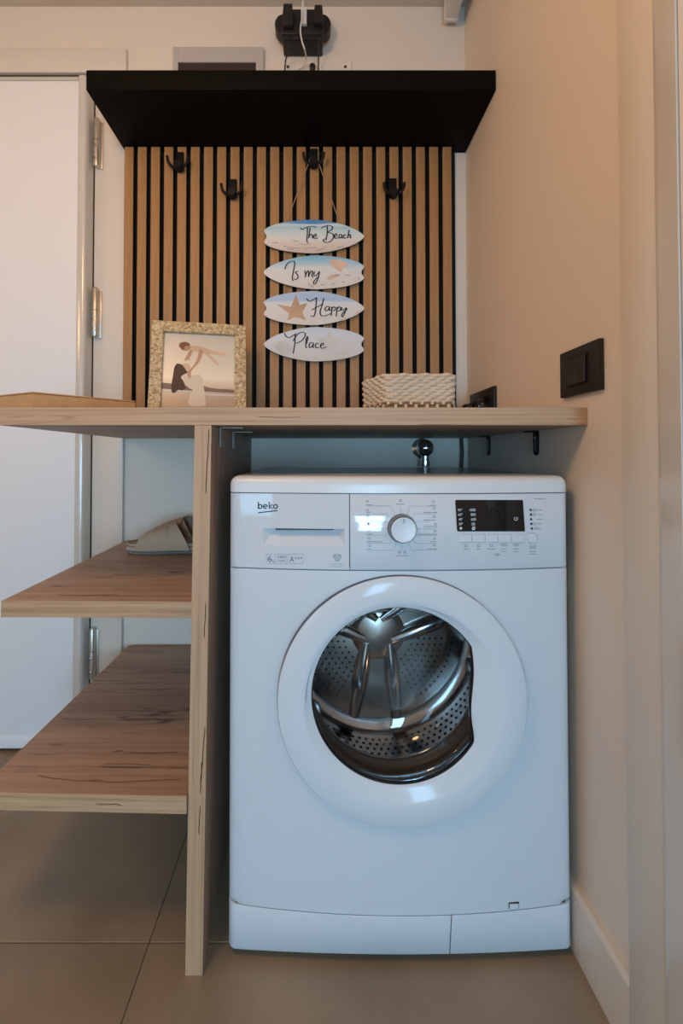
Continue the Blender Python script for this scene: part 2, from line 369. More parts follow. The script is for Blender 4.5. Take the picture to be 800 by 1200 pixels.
fl = struct(MB().box(WL - .1, WR + .1, WF - .1, WB + .1, -.1, -.0025).build('floor', 'grout'), 'floor of large grey brown stone tiles', 'floor')
TX, TS, JX, JY = 1.20, 0.60, -0.300, 0.772
tile0 = None
ix0 = -5
for ix in range(-3, 1):
    for iy in range(-5, 2):
        x0 = JX + ix * TX; y0 = JY + iy * TS
        if x0 + TX < WL or x0 > WR or y0 > WB or y0 + TS < WF: continue
        g = .0007
        cx0, cx1 = max(x0 + g, WL), min(x0 + TX - g, WR); cy0, cy1 = max(y0 + g, WF), min(y0 + TS - g, WB)
        whole = cx1 - cx0 > TX - .01 and cy1 - cy0 > TS - .01
        if whole and tile0 is not None:
            t = copy_child(tile0, fl, (x0, y0, 0)); continue
        mb = MB().box(cx0 - x0, cx1 - x0, cy0 - y0, cy1 - y0, -.012, 0, .0008, 1)
        t = mb.build('tile', 'tile', fl, local=True); t.location = (x0, y0, 0)
        if whole: tile0 = t

# door on the left: leaf with a rounded lacquered edge, casing, hinges
d1 = bpy.data.objects.new('door_1', None); COL.objects.link(d1); d1.location = (-1.15, 1.295, 0)
struct(d1, 'white door with a rounded shiny edge left of the shelves', 'door')
DX = -0.690
MB().box(-1.55, DX - .027, 1.258, 1.296, .012, 1.985, .002).build('leaf', 'door_lacquer', d1)
def halfround(n=8):
    pts = [(DX - .0268, 1.2565), (DX - .018, 1.254), (DX - .012, 1.254)]
    for k in range(n + 1):
        t = k / n * math.pi / 2
        pts.append((DX - .012 + .012 * math.sin(t), 1.266 - .012 * math.cos(t)))
    pts += [(DX, 1.2955), (DX - .0268, 1.2955)]
    return pts
MB().prism(halfround(), 'z', .012, 1.999).build('edge_strip', 'edge_lacquer', d1)
pr = [(1.256, 1.9855), (1.254, 1.990)] + [(1.266 - .012 * math.cos(k / 6 * math.pi / 2), 1.988 + .012 * math.sin(k / 6 * math.pi / 2)) for k in range(7)] + [(1.296, 2.0), (1.296, 1.9855)]
MB().prism(pr, 'x', -1.55, DX - .027).build('top_strip', 'edge_lacquer', d1)
MB().box(-1.55, DX - .028, 1.2545, 1.2575, .012, .05, .001).build('bottom_rail', 'door_lacquer', d1)
# casing: jamb and head
MB().box(-.6878, -.594, 1.296, WB, 0, 2.045, .003).build('casing_jamb', 'trim_paint', d1)
MB().box(-1.62, -.594, 1.297, WB, 2.0465, 2.125, .003).build('casing_head', 'trim_paint', d1)
MB().box(-1.60, -.689, 1.300, WB, 0, 2.04).build('frame_rebate', 'nickel_dark', d1)
hinges = []
for (px, py) in ((114, 168), (112, 367), (108, 766)):
    p = at(px, py, 1.285); x, z = -.675, p.z
    h = MB().lathe([(.0001, .078), (.005, .078), (.0085, .072), (.0092, .012), (.0092, .008)], (x, 1.284, z), 'z', 20).build('hinge', 'nickel', d1)
    lo = MB().lathe([(.0092, .0065), (.0095, .005), (.0095, -.068), (.008, -.072), (.0001, -.072)], (x, 1.284, z), 'z', 20).build('lower_barrel', 'nickel', h)
    MB().box(x - .004, x + .0145, 1.2905, 1.2965, z - .074, z + .070, .001).build('hinge_plate', 'nickel', h)
    MB().lathe([(.0080, .0062), (.0080, .0082)], (x, 1.284, z), 'z', 20).build('seam_ring', 'nickel_dark', h)
    for dz in (-.012, -.052):
        MB().lathe([(.0045, -.0100), (.0045, -.0112), (.0030, -.0118), (.0001, -.0118)], (x - .001, 1.284, z + dz), 'y', 14).build('screw', 'chrome', h)
        MB().lathe([(.0022, -.0119), (.0001, -.0119)], (x - .001, 1.284, z + dz), 'y', 8).build('screw_socket', 'nickel_dark', h)

# right wall: baseboard, and the edge of a second door with its casing
struct(MB().prism([(WR - .014, 0), (WR - .014, .104), (WR - .009, .112), (WR, .112), (WR, 0)], 'y', .622, WB).build('baseboard_right', 'trim_paint'), 'white baseboard along the right wall beside the washing machine', 'baseboard')
struct(MB().box(-.59, WR - .015, WB - .012, WB, 0, .105, .002).build('baseboard_back', 'trim_paint'), 'white baseboard along the back wall behind the machine', 'baseboard')
d2 = bpy.data.objects.new('door_2', None); COL.objects.link(d2); d2.location = (WR, .1, 0)
struct(d2, 'door casing and door edge at the right border of the picture', 'door')
MB().box(WR - .016, WR, .545, .620, 0, CE, .002).build('casing', 'trim_paint', d2)
pts = [(WR - .016, .544)]
for k in range(9):
    t = k / 8 * math.pi / 2
    pts.append((WR - .016 - .016 * math.sin(t), .528 + .016 * math.cos(t)))
pts += [(WR - .032, .500), (WR - .001, .500), (WR - .001, .544)]
MB().prism(pts, 'z', .008, 2.24, 0).build('edge_strip', 'edge_lacquer', d2)
MB().box(WR - .030, WR - .001, -.45, .4992, .008, 2.24, .002).build('leaf', 'door_lacquer', d2)

# white cable trunk at the ceiling, right corner
tk = thing('cable_trunk', 'white square cable trunk under the ceiling in the right corner', 'cable trunk', (.405, .9, CE))
MB().box(.388, .424, .55, 1.285, 2.197, CE - .0005, .003).build('trunk_body', 'white_plastic', tk)
MB().box(.385, .427, 1.279, 1.291, 2.194, CE - .0005, .003).build('end_cap', 'white_plastic', tk)

# ------------------------------------------------------------------ slatted wall panel
PX0, PX1, NS = -.590, .417, 25
pit = (PX1 - PX0) / (NS - .0)
sp_ = thing('slatted_wall_panel', 'oak slat wall panel with black felt gaps below the black shelf', 'wall panel', (-.085, WB, .946))
MB().box(PX0, PX1 + .004, WB - .008, WB - .0003, .9465, 1.8025).build('felt_backing', 'felt', sp_)
s0 = None
for k in range(NS):
    x = PX0 + k * pit
    if s0 is None:
        s0 = MB().box(0, pit * .69, -.0275, -.0082, 0, .8555, .0005, 1).build('slat', 'slat_veneer', sp_, local=True, smooth=0)
        s0.data.materials.append(MATS['felt'])      # dyed black core shows on the sides
        for p in s0.data.polygons: p.material_index = 1 if abs(p.normal.x) > .5 or abs(p.normal.z) > .5 else 0
        s0.location = (x + .085, 0, .001)
    else:
        c = copy_child(s0, sp_, (x + .085, 0, .001))
SF = WB - .0275    # front of the slats

# ------------------------------------------------------------------ black wall shelf
bs = thing('black_wall_shelf', 'thick black floating shelf above the slatted panel', 'shelf', (-.07, WB, 1.803))
MB().box(-.597, WR - .001, 1.08, WB - .0005, 1.803, 1.8545, .0012).build('shelf_board', 'black_laminate', bs)

# ------------------------------------------------------------------ oak counter, divider and shelves
CT0, CT1, CF = 0.9155, 0.9455, 0.724
ct = thing('oak_counter', 'long oak worktop running over the washing machine to the right wall', 'worktop', (-.05, 1.0, CT0))
MB().hexa([(-.545, CF + .001, CT0), (WR - .001, CF + .001, CT0), (WR - .001, WB - .0005, CT0), (-.600, WB - .0005, CT0), (-.545, CF + .001, CT1), (WR - .001, CF + .001, CT1), (WR - .001, WB - .0005, CT1), (-.600, WB - .0005, CT1)], .0008, 1).build('board', 'oak_board_x', ct)
MB().box(-.545, WR - .001, CF - .0006, CF + .0008, CT0 + .0002, CT1 - .0002).build('edge_band', 'oak_edge_x', ct)
dv = thing('oak_upright', 'upright oak panel carrying the counter left of the washing machine', 'side panel', (-.20, 1.0, 0))
def dvx(z): return -.2211 + (.0111) * z / CT0          # left face, slightly out of plumb
Tn = .0285
MB().hexa([(dvx(0), CF + .001, .0005), (dvx(0) + Tn, CF + .001, .0005), (dvx(0) + Tn - .016, 1.2965, .0005), (dvx(0) - .016, 1.2965, .0005),
           (dvx(CT0), CF + .001, CT0 - .0005), (dvx(CT0) + Tn, CF + .001, CT0 - .0005), (dvx(CT0) + Tn - .022, 1.2965, CT0 - .0005), (dvx(CT0) - .022, 1.2965, CT0 - .0005)], .0006, 1).build('board', 'oak_board_z', dv)
MB().hexa([(dvx(0), CF - .0006, .0005), (dvx(0) + Tn, CF - .0006, .0005), (dvx(0) + Tn, CF + .0008, .0005), (dvx(0), CF + .0008, .0005),
           (dvx(CT0), CF - .0006, CT0 - .0005), (dvx(CT0) + Tn, CF - .0006, CT0 - .0005), (dvx(CT0) + Tn, CF + .0008, CT0 - .0005), (dvx(CT0), CF + .0008, CT0 - .0005)]).build('edge_band', 'oak_edge_z', dv)
def side_shelf(label, z1, yf0, yf1, xl0, xl1, zt=0.0):
    t = thing('oak_side_shelf', label, 'shelf', (-.38, 1.0, z1 - .029), group='open shelves left of the machine')
    xr0 = dvx(z1) - .0012; xr1 = dvx(z1) - .030; yb = 1.2945
    MB().hexa([(xl0, yf0, z1 - .029), (xr0, yf1, z1 - .029), (xr1 + .004, yb, z1 - .029 - zt), (xl1, yb, z1 - .029 - zt), (xl0, yf0, z1), (xr0, yf1, z1), (xr1 + .004, yb, z1 - zt), (xl1, yb, z1 - zt)], .0008, 1).build('board', 'oak_board_x', t)
    MB().hexa([(xl0, yf0 - .0014, z1 - .0288), (xr0, yf1 - .0014, z1 - .0288), (xr0, yf1 - .0001, z1 - .0288), (xl0, yf0 - .0001, z1 - .0288), (xl0, yf0 - .0014, z1 - .0002), (xr0, yf1 - .0014, z1 - .0002), (xr0, yf1 - .0001, z1 - .0002), (xl0, yf0 - .0001, z1 - .0002)]).build('edge_band', 'oak_edge_x', t)
    return t
ZM, ZL = .6065, .2985
sh_mid = side_shelf('middle oak shelf holding the pair of slippers', ZM, .762, .757, -.562, -.580)
sh_low = side_shelf('lowest oak shelf above the floor tiles, empty', ZL, .728, .719, -.575, -.572, .008)

# dark natural cracks in the oak decor (thin inlaid marks lying on the boards)
def ontop(z):
    def f(p):
        u = (p.x - CX) / F; v = (CY - p.y) / F; dz = math.sin(TH) + v * math.cos(TH)
        t = (z + .0003 - EYE) / dz
        return Vector((u * t, (math.cos(TH) - v * math.sin(TH)) * t, z + .0003))
    return f
def cracks(parent, mapf, lines, wd):
    mb = MB()
    for ln in lines:
        P = smooth_path([Vector(p) for p in ln], 4); n = len(P); Q = []
        for k, p in enumerate(P): Q.append(p + Vector((random.uniform(-.35, .35), random.uniform(-.35, .35))))
        ribbon2d(mb, Q, wd, mapf, pen=.15)
    o = mb.build('grain_crack', 'crack_dark', parent, smooth=0, fixn=False); o['kind'] = 'stuff'
fe = lambda y: (lambda p: at(p.x, p.y, y))
cracks(dv, fe(CF - .0009), [[(240.0, 852), (239.2, 868), (237.6, 884), (236.8, 898), (235.6, 912), (234.6, 930)], [(236.2, 893), (236.0, 904), (235.2, 916)], [(244.6, 502), (244.0, 520), (243.4, 536), (242.2, 556), (241.0, 578)], [(234.4, 944), (233.6, 962), (233.0, 978)], [(240.8, 706), (240.0, 730), (239.2, 748)]], .9)
cracks(sh_low, fe(.719 - .0017 + .002), [[(112, 942.4), (124, 943.2), (133, 942.6), (143, 944.0)], [(202, 947.2), (210, 948.6), (216, 948.2)]], .6)
cracks(ct, fe(CF - .0009), [[(664, 490.5), (670, 491.2), (676, 490.8)], [(300, 488.0), (330, 489.0), (352, 488.6)], [(60, 487.0), (86, 488.2)]], .5)
cracks(sh_low, ontop(ZL), [[(44, 908.6), (66, 912.2), (92, 914.8), (120, 913.6)], [(100, 914.6), (140, 916.2), (176, 914.6), (214, 913.0)], [(120, 895.6), (150, 895.0), (178, 896.6)], [(150, 881.2), (176, 882.6), (208, 880.8)], [(70, 841.6), (98, 843.2), (116, 842.0)], [(140, 858.0), (168, 859.4)], [(150, 806.6), (182, 808.0), (208, 806.6)], [(112, 808.4), (130, 809.8)], [(160, 793.6), (196, 794.4)]], .5)
cracks(sh_mid, ontop(ZM), [[(66, 696.6), (100, 697.8), (140, 696.8)], [(132, 673.6), (152, 674.2), (166, 673.4)], [(176, 684.6), (206, 685.2)]], .45)

# steel angle brackets between panel and counter
for i, (y, lab) in enumerate(((.785, 'thin steel angle bracket under the counter, nearer the front edge'), (.93, 'thin steel angle bracket under the counter, farther back on the side panel'))):
    t = thing('angle_bracket', lab, 'bracket', (-.18, y, CT0), group='steel brackets inside the counter')
    x = dvx(CT0) + Tn - .022 * (y - CF) / .58 + .0025
    MB().box(x, x + .0010, y, y + .018, CT0 - .036, CT0 - .0004, .0002, 1).build('vertical_leg', 'nickel', t)
    MB().box(x + .0018, x + .042, y, y + .018, CT0 - .0014, CT0 - .0004, .0002, 1).build('horizontal_leg', 'nickel', t)
# black brackets on the right wall
def stadium(yc, z0, z1, hw, n=8, top=True):
    p = []
    for k in range(n + 1):
        t = math.pi + k / n * math.pi; p.append((yc + hw * math.cos(t), z0 + hw + hw * math.sin(t)))
    p += [(yc + hw, z1), (yc - hw, z1)]
    return p
for i, (px, lab) in enumerate(((629, 'black angle bracket on the right wall, nearest the counter front'), (573, 'black angle bracket on the right wall, deeper under the counter'))):
    yc = WR * F / (px - CX) ; t = thing('wall_bracket', lab, 'bracket', (WR, yc, CT0), group='black brackets under the counter')
    MB().prism(stadium(yc, CT0 - .052, CT0 - .0006, .0105), 'x', WR - .0032, WR - .0004, .0006, 1).build('wall_leg', 'black_metal', t)
    MB().prism(stadium(yc, CT0 - .044, CT0 - .018, .0035), 'x', WR - .0040, WR - .0034).build('slot', 'nickel_dark', t)
    MB().box(WR - .024, WR - .0045, yc - .0105, yc + .0105, CT0 - .0034, CT0 - .0006, .0006, 1).build('counter_leg', 'black_metal', t)
    MB().lathe([(.0035, -.0034), (.0035, -.0050), (.0001, -.0056)], (WR, yc - .002, CT0 - .014), 'x', 12).build('screw', 'chrome', t)

# ------------------------------------------------------------------ washing machine
XC, HW, MY0, BOW, ER = .1410, .2975, .7485, .0215, .014
ML, MR, MBK = XC - HW, XC + HW, 1.235
def YF(x):
    a = min(abs(x - XC), HW); y = MY0 - BOW * (1 - (a / HW) ** 2)
    if a > HW - ER: y += ER - math.sqrt(max(0, ER * ER - (a - HW + ER) ** 2))
    return y
def S(px, py, off=0.0):
    """point on the machine front seen at a photo pixel"""
    Y = .73
    for _ in range(8):
        p = at(px, py, Y); Y = YF(p.x) + off
    return at(px, py, Y)
def onfront(off): return lambda p: S(p.x, p.y, off)
def xs_front(x0, x1, n=28):
    xs = [x0 + (x1 - x0) * k / n for k in range(n + 1)]
    for e in (ML, MR):
        for q in (0, .0006, .002, .004, .007, .0105, .014):
            x = e + q if e == ML else e - q
            if x0 <= x <= x1: xs.append(x)
    xs = sorted(set(round(x, 6) for x in xs)); return xs
wm = thing('washing_machine', 'white front loading washing machine under the oak counter', 'washing machine', (XC, 1.0, 0))
ZP, ZC, ZL_, ZT = .0935, .6690, .7990, .8285        # plinth seam, panel bottom, lid seam, lid top
DC = (.1400, YF(.14), .4530)                       # door centre
GC = (.1355, YF(.14), .4600)                       # glass centre
# cabinet: bowed front with a round opening, sides, back
mb = MB(); z0, z1 = ZP + .0012, ZC - .0012; RI = .168
angs = sorted(set([2 * math.pi * k / 96 for k in range(96)] + [math.atan2(zc - DC[2], xc - DC[0]) % (2 * math.pi) for zc in (z0, z1) for xc in (ML, MR)]))
ringsP = []
for t in (0, .25, .5, .7, .85, .93, .97, .99, 1.0):
    ring = []
    for a in angs:
        c, s_ = math.cos(a), math.sin(a)
        tx = ((MR if c > 0 else ML) - DC[0]) / c if abs(c) > 1e-9 else 1e9; tz = ((z1 if s_ > 0 else z0) - DC[2]) / s_ if abs(s_) > 1e-9 else 1e9
        ro = min(tx, tz); r_ = RI + (ro - RI) * t; x = DC[0] + c * r_
        ring.append((x, YF(x), DC[2] + s_ * r_))
    ringsP.append(ring)
mb.rings(ringsP)
ye = YF(ML)
mb.rings([[(ML, ye, .016), (ML, ye, ZL_ - .001)], [(ML, MBK, .016), (ML, MBK, ZL_ - .001)], [(MR, MBK, .016), (MR, MBK, ZL_ - .001)], [(MR, YF(MR), .016), (MR, YF(MR), ZL_ - .001)]], closed=False)
mb.build('cabinet', 'appliance_white', wm, smooth=40, fixn=False)
def bowed(x0, x1, z0, z1, depth=.03, inset=0.0, flat=0.0):
    """front strip between z0 and z1 that follows the bow, with returns"""
    xs = xs_front(x0, x1); m = MB()
    def fy(x, z):      # flat > 0: the bow dies out towards the bottom edge
        return YF(x) + inset + flat * (1 - (z - z0) / (z1 - z0)) * max(0, 1 - ((x - XC) / HW) ** 2)
    row = lambda z, a: [(x, fy(x, z) + a, z) for x in xs]
    m.rings([row(z0, depth), row(z0, .0008), row(z0 + .0012, 0), row((z0 + z1) / 2, 0), row(z1 - .0012, 0), row(z1, .0008), row(z1, depth)], closed=False)
    for x in (x0, x1):
        m.poly([(x, fy(x, z) + a, z) for z, a in ((z0, depth), (z0, .0008), (z0 + .0012, 0), (z1 - .0012, 0), (z1, .0008), (z1, depth))])
    return m
# dark seam strips behind the joints
bowed(ML + .013, MR - .013, ZP - .004, ZP + .004, .02, .0035).build('plinth_seam', 'rubber', wm)
bowed(ML + .013, MR - .013, ZL_ - .004, ZL_ + .004, .02, .0040).build('lid_seam', 'rubber', wm)
bowed(ML + .013, MR - .013, ZC - .004, ZC + .004, .02, .0030).build('panel_seam', 'pale_print', wm)
# plinth in two pieces, with the little catch
xsplit = S(529, 1090).x
bowed(ML, xsplit - .0008, .016, ZP - .0008, flat=.0125).build('plinth', 'appliance_matt', wm, smooth=40)
bowed(xsplit + .0008, MR, .016, ZP - .0008, flat=.0125).build('filter_flap', 'appliance_matt', wm, smooth=40)
bowed(xsplit - .004, xsplit + .004, .018, ZP - .002, .02, .004, .0125).build('flap_seam', 'rubber', wm)
c = S(600.5, 1061); mb = MB(); mb.box(c.x - .0105, c.x + .0105, YF(c.x) - .0006, YF(c.x) + .001, c.z - .0050, c.z + .0055); cn = mb.build('flap_catch', 'rubber', wm)
MB().box(c.x - .0055, c.x + .0095, YF(c.x) - .0012, YF(c.x) - .0007, c.z - .0045, c.z + .0035).build('catch_tongue', 'appliance_matt', cn)
for fx in (ML + .05, MR - .05):
    for fy in (.80, 1.18):
        MB().lathe([(.0001, .0003), (.02, .0003), (.02, .010), (.008, .012), (.008, .018), (.0001, .018)], (fx, fy, 0), 'z', 16).build('foot', 'rubber', wm)
# lid
xs = xs_front(ML, MR, 24)
pl = [(x, YF(x) - .001) for x in xs] + [(MR, MBK), (ML, MBK)]
mb = MB()
mb.prism(pl, 'z', ZT, ZL_ + .0008, .017, 6, both=False)
mb.build('lid', 'lid_white', wm, smooth=50)
MB().box(ML + .035, MR - .035, .80, MBK - .004, ZT - .0004, ZT + .0012, .0004, 1).build('lid_board', 'lid_dark_reflection', wm)
MB().box(ML + .035, MR - .035, MBK - .0035, MBK - .0005, ZT - .0004, ZT + .0030, .0005, 1).build('lid_back_edge', 'lid_white', wm)
# control panel and drawer
xs_split = S(409.5, 620).x
bowed(xs_split + .0008, MR, ZC + .0008, ZL_ - .0008).build('control_panel', 'panel_gloss', wm, smooth=40)
bowed(xs_split - .004, xs_split + .004, ZC + .002, ZL_ - .002, .02, .004).build('drawer_seam', 'rubber', wm)
# drawer front with a finger recess
ZA, ZB = S(355, 640).z, S(355, 619.5).z; XA, XB = S(308, 630).x, S(404, 630).x; XI0, XI1 = S(322, 620).x, S(392, 620).x
mb = MB()
def grid(x0, x1, z0, z1, nx):
    xs = xs_front(x0, x1, nx); mb.rings([[(x, YF(x), z0) for x in xs], [(x, YF(x), z1) for x in xs]], closed=False)
D0, D1 = ML, xs_split - .0008
grid(D0, D1, ZB, ZL_ - .0008, 10); grid(D0, D1, ZC + .0008, ZA, 10); grid(D0, XA, ZA, ZB, 4); grid(XB, D1, ZA, ZB, 2)
n = 8; top = []; bot = []
for k in range(n + 1):
    x = XA + (XB - XA) * k / n; xi = XI0 + (XI1 - XI0) * k / n
    bot.append((x, YF(x), ZA)); top.append((xi, YF(xi) + .020, ZB - .001))
mid = [tuple(Vector(a) * .55 + Vector(b_) * .45 + Vector((0, -.003, 0))) for a, b_ in zip(bot, top)]
mb.rings([bot, mid, top], closed=False)
mb.poly([(XA, YF(XA), ZB), (XA, YF(XA), ZA), mid[0], top[0]]); mb.poly([(XB, YF(XB), ZB), top[-1], mid[-1], (XB, YF(XB), ZA)])
mb.rings([top, [(XA + (XB - XA) * k / n, YF(XA + (XB - XA) * k / n), ZB) for k in range(n + 1)]], closed=False)
dr = mb.build('detergent_drawer', 'panel_gloss', wm, smooth=25, fixn=False)
MB().box(XI0 + .001, XI1 - .001, YF(XI0) - .0005, YF(XI0) + .0003, ZB - .0032, ZB - .0002).build('slot', 'dark_print', dr)

# door: ring, hinge side dish, glass bowl
def outline(t, sc=1.0):
    """glass opening about GC: a circle flattened on the grip side"""
    x, z = .1475 * math.cos(t), .1475 * math.sin(t)
    lim = .1215 + .0035 * math.exp(-((z - .045) / .035) ** 2) + .0045 * math.exp(-((z + .078) / .028) ** 2) - .002 * math.exp(-((z + .025) / .03) ** 2)
    if x > lim: x = lim + (x - lim) * .06
    return x * sc, z * sc
NA = 144; RO = .2085
DPR = -.0055      # the door stands proud of the cabinet
def circ(r_, y): return [(DC[0] + r_ * math.cos(2 * math.pi * k / NA), DC[1] + DPR + y, DC[2] + r_ * math.sin(2 * math.pi * k / NA)) for k in range(NA)]
def outl(grow, y):
    r_ = []
    for k in range(NA):
        x, z = outline(2 * math.pi * k / NA); l = math.hypot(x, z); g = (l + grow) / l
        r_.append((GC[0] + x * g, DC[1] + DPR + y, GC[2] + z * g))
    return r_
dr_ring = MB()
dr_ring.rings([circ(RO - .006, -.0010), circ(RO - .0012, -.0012), circ(RO, -.0024), circ(RO - .0012, -.0040), circ(RO - .008, -.0062), circ(RO - .022, -.0082), circ(.172, -.0090), circ(.1665, -.0086), circ(.1625, -.0070),
               outl(.0065, -.0005), outl(.002, .0012), outl(0, .0030)])
door = dr_ring.build('door', 'door_gloss', wm, smooth=35)
MB().rings([circ(RO - .006, .022), circ(RO + .0004, .020), circ(RO + .0004, -.0018), circ(RO - .0035, -.0012)]).build('door_rim', 'door_rim_grey', door, smooth=35)
MB().rings([outl(.0004, .0034), outl(-.0015, .0050), outl(-.0020, .0090), outl(.004, .030)]).build('inner_bezel', 'bezel_dark', door, smooth=40)
gb = MB()
def outs(sc, y): return [(GC[0] + outline(2 * math.pi * k / NA, sc)[0], DC[1] + DPR + y, GC[2] + outline(2 * math.pi * k / NA, sc)[1]) for k in range(NA)]
def outb(sc, y, m_):   # blends from the opening outline (m_=0) to a circle (m_=1)
    r_ = []
    for k in range(NA):
        t = 2 * math.pi * k / NA; x, z = outline(t, sc); r_.append((GC[0] + x * (1 - m_) + .1475 * sc * math.cos(t) * m_ - .006 * m_, DC[1] + DPR + y, GC[2] + z * (1 - m_) + .1475 * sc * math.sin(t) * m_))
    return r_
gb.rings([outs(.982, .0075), outs(.965, .0085), outb(.94, .016, .2), outb(.90, .032, .5), outb(.85, .054, .8), outb(.78, .070, 1), outb(.66, .080, 1), outb(.40, .085, 1), outb(.15, .087, 1), outb(.01, .0875, 1)])
gb.build('glass_bowl', 'door_glass', door, smooth=60)
# rubber gasket
def ringc(c, r_, y, n=96): return [(c[0] + r_ * math.cos(2 * math.pi * k / n), DC[1] + y, c[2] + r_ * math.sin(2 * math.pi * k / n)) for k in range(n)]
MB().rings([ringc(GC, .176, .026), ringc(GC, .162, .028), ringc(GC, .1590, .034), ringc(GC, .162, .042), ringc(GC, .164, .050), ringc(GC, .160, .057), ringc(GC, .155, .060), ringc(GC, .1520, .064), ringc(GC, .154, .070)]).build('door_gasket', 'gasket_grey', wm, smooth=60)
MB().loop(ringc(GC, .1555, .0715), .0026, 8).build('drum_rim', 'chrome', wm, smooth=60)
MB().rings([ringc(GC, .1555, .072), ringc(GC, .175, .075), ringc(GC, .215, .083), ringc(GC, .225, .092), ringc(GC, .228, .110), ringc(GC, .228, .245), ringc(GC, .220, .258), ringc(GC, .200, .264)]).build('drum', 'drum_steel', wm, smooth=60, fixn=False)
# drum back with a raised three armed spider
DB = .256
mb = MB(); mb.rings([ringc(GC, .201, DB + .008), ringc(GC, .190, DB + .004), ringc(GC, .150, DB), ringc(GC, .05, DB - .002), ringc(GC, .001, DB - .002)])
db = mb.build('drum_back', 'steel_warm_reflection', wm, smooth=60)
for a0 in (268, 28, 148):
    a = math.radians(a0); d = Vector((math.cos(a), 0, math.sin(a))); q = Vector((-math.sin(a), 0, math.cos(a)))
    for sgn in (-1, 1):
        pts = []
        for k in range(9):
            t = k / 8; r_ = .020 + .170 * t
            pts.append(Vector((GC[0], DC[1] + DB - .004 + .004 * t, GC[2])) + d * r_ + q * sgn * (.026 + .022 * t))
        MB().tube(pts, [.012 + .007 * math.sin(math.pi * k / 8) for k in range(9)], 12).build('spider_rib', 'drum_steel', db, smooth=60)
MB().lathe([(.062, DB), (.058, DB - .008), (.045, DB - .013), (.0005, DB - .015)], (GC[0], DC[1], GC[2]), 'y', 32).build('spider_hub', 'steel_warm_reflection', db, smooth=60)
LIFT = (225, 345, 105)
for a0 in LIFT:
    a = math.radians(a0); d = Vector((math.cos(a), 0, math.sin(a))); q = Vector((-math.sin(a), 0, math.cos(a))); c0 = Vector((GC[0], DC[1], GC[2]))
    rs = []
    for k in range(11):
        t = k / 10; y = .105 + .140 * t; hgt = .042 * math.sin(math.pi * min(1, max(0, .08 + .84 * t))) ** .5; wd = .024
        rs.append([c0 + Vector((0, y, 0)) + d * (.2275 - hh * hgt) + q * ww * wd for ww, hh in ((-1, 0), (-.75, .55), (-.35, .93), (0, 1), (.35, .93), (.75, .55), (1, 0))])
    MB().rings(rs, closed=False).build('lifter', 'drum_steel', wm, smooth=60)
# perforations of the drum (thousands of tiny holes)
mb = MB()
for j in range(9):
    y = DC[1] + .112 + .0150 * j
    for k in range(96):
        a = 2 * math.pi * (k + .5 * (j % 2)) / 96
        if min(abs((math.degrees(a) - a0 + 180) % 360 - 180) for a0 in LIFT) < 8: continue
        rr = .2272; d = Vector((math.cos(a), 0, math.sin(a))); q = Vector((-math.sin(a), 0, math.cos(a))); c = Vector((GC[0], y, GC[2])) + d * rr
        mb.poly([c + Vector((0, .0034 * math.cos(u), 0)) + q * .0034 * math.sin(u) for u in [i * math.pi / 3 for i in range(6)]])
for j in range(8):
    r_ = .080 + .013 * j; n = int(2 * math.pi * r_ / .0135)
    for k in range(n):
        a = 2 * math.pi * k / n
        if min(abs((math.degrees(a) - a0 + 180) % 360 - 180) for a0 in (268, 28, 148)) < 30: continue
        c = Vector((GC[0] + r_ * math.cos(a), DC[1] + DB - .0032 + (.004 if r_ > .15 else 0), GC[2] + r_ * math.sin(a)))
        mb.poly([c + Vector((.0026 * math.cos(u), 0, .0026 * math.sin(u))) for u in [i * math.pi / 3 for i in range(6)]])
pf = mb.build('drum_holes', 'hole_black', wm, smooth=0); pf['kind'] = 'stuff'

# logo and prints on the drawer
E1 = onfront(-.0004)
def line(mb, pts, wd=.8, mapf=E1, sm=False):
    P = [Vector(p) for p in pts]
    if sm: P = smooth_path(P, 5)
    Q = [P[0]]
    for a, b_ in zip(P, P[1:]):
        n = max(1, int((b_ - a).length / 6))
        for k in range(1, n + 1): Q.append(a.lerp(b_, k / n))
    ribbon2d(mb, Q, wd, mapf)
def arc(cx, cy, rx, ry, a0, a1, n=18): return [(cx + rx * math.cos(math.radians(a0 + (a1 - a0) * k / n)), cy + ry * math.sin(math.radians(a0 + (a1 - a0) * k / n))) for k in range(n + 1)]
mb = MB(); wv = 1.25
line(mb, [(302.6, 588.2), (302.6, 596.3)], wv); line(mb, arc(304.8, 593.6, 2.1, 2.2, 0, 360), wv)
line(mb, [(308.6, 593.5), (313.0, 593.5)], 1.0); line(mb, arc(310.8, 593.6, 2.35, 2.2, 0, -305), wv)
line(mb, [(315.3, 588.2), (315.3, 596.3)], wv); line(mb, [(319.0, 591.2), (315.9, 593.7), (319.2, 596.3)], wv)
line(mb, arc(322.7, 593.6, 2.3, 2.2, 0, 360), wv)
line(mb, [(302.1, 600.9), (312, 599.8), (324.9, 598.3)], 1.2)
mb.build('logo', 'dark_print', dr, smooth=0)
mb = MB()
for x0, x1 in ((312.2, 322.6), (325, 335.8), (337.6, 355)): line(mb, [(x0, 649.3), (x1, 649.3), (x1, 660.6), (x0, 660.6), (x0, 649.3)], .5)
mb.build('badge_outlines', 'pale_print', dr, smooth=0)
mb = MB(); put_text(mb, '6', 313.6, 318.4, 651.3, 658.6, E1); put_text(mb, 'kg', 319.0, 321.8, 656.2, 659.4, E1); put_text(mb, 'A', 339, 344.6, 651.6, 658.8, E1); put_text(mb, '+++', 345.2, 353.6, 652.3, 655.6, E1)
put_text(mb, '1000', 326.2, 334.6, 651.2, 654.4, E1); put_text(mb, 'rpm', 327.2, 333.8, 656.2, 659.2, E1)
mb.build('badge_text', 'grey_print', dr, smooth=0)
mb = MB(); lob = []
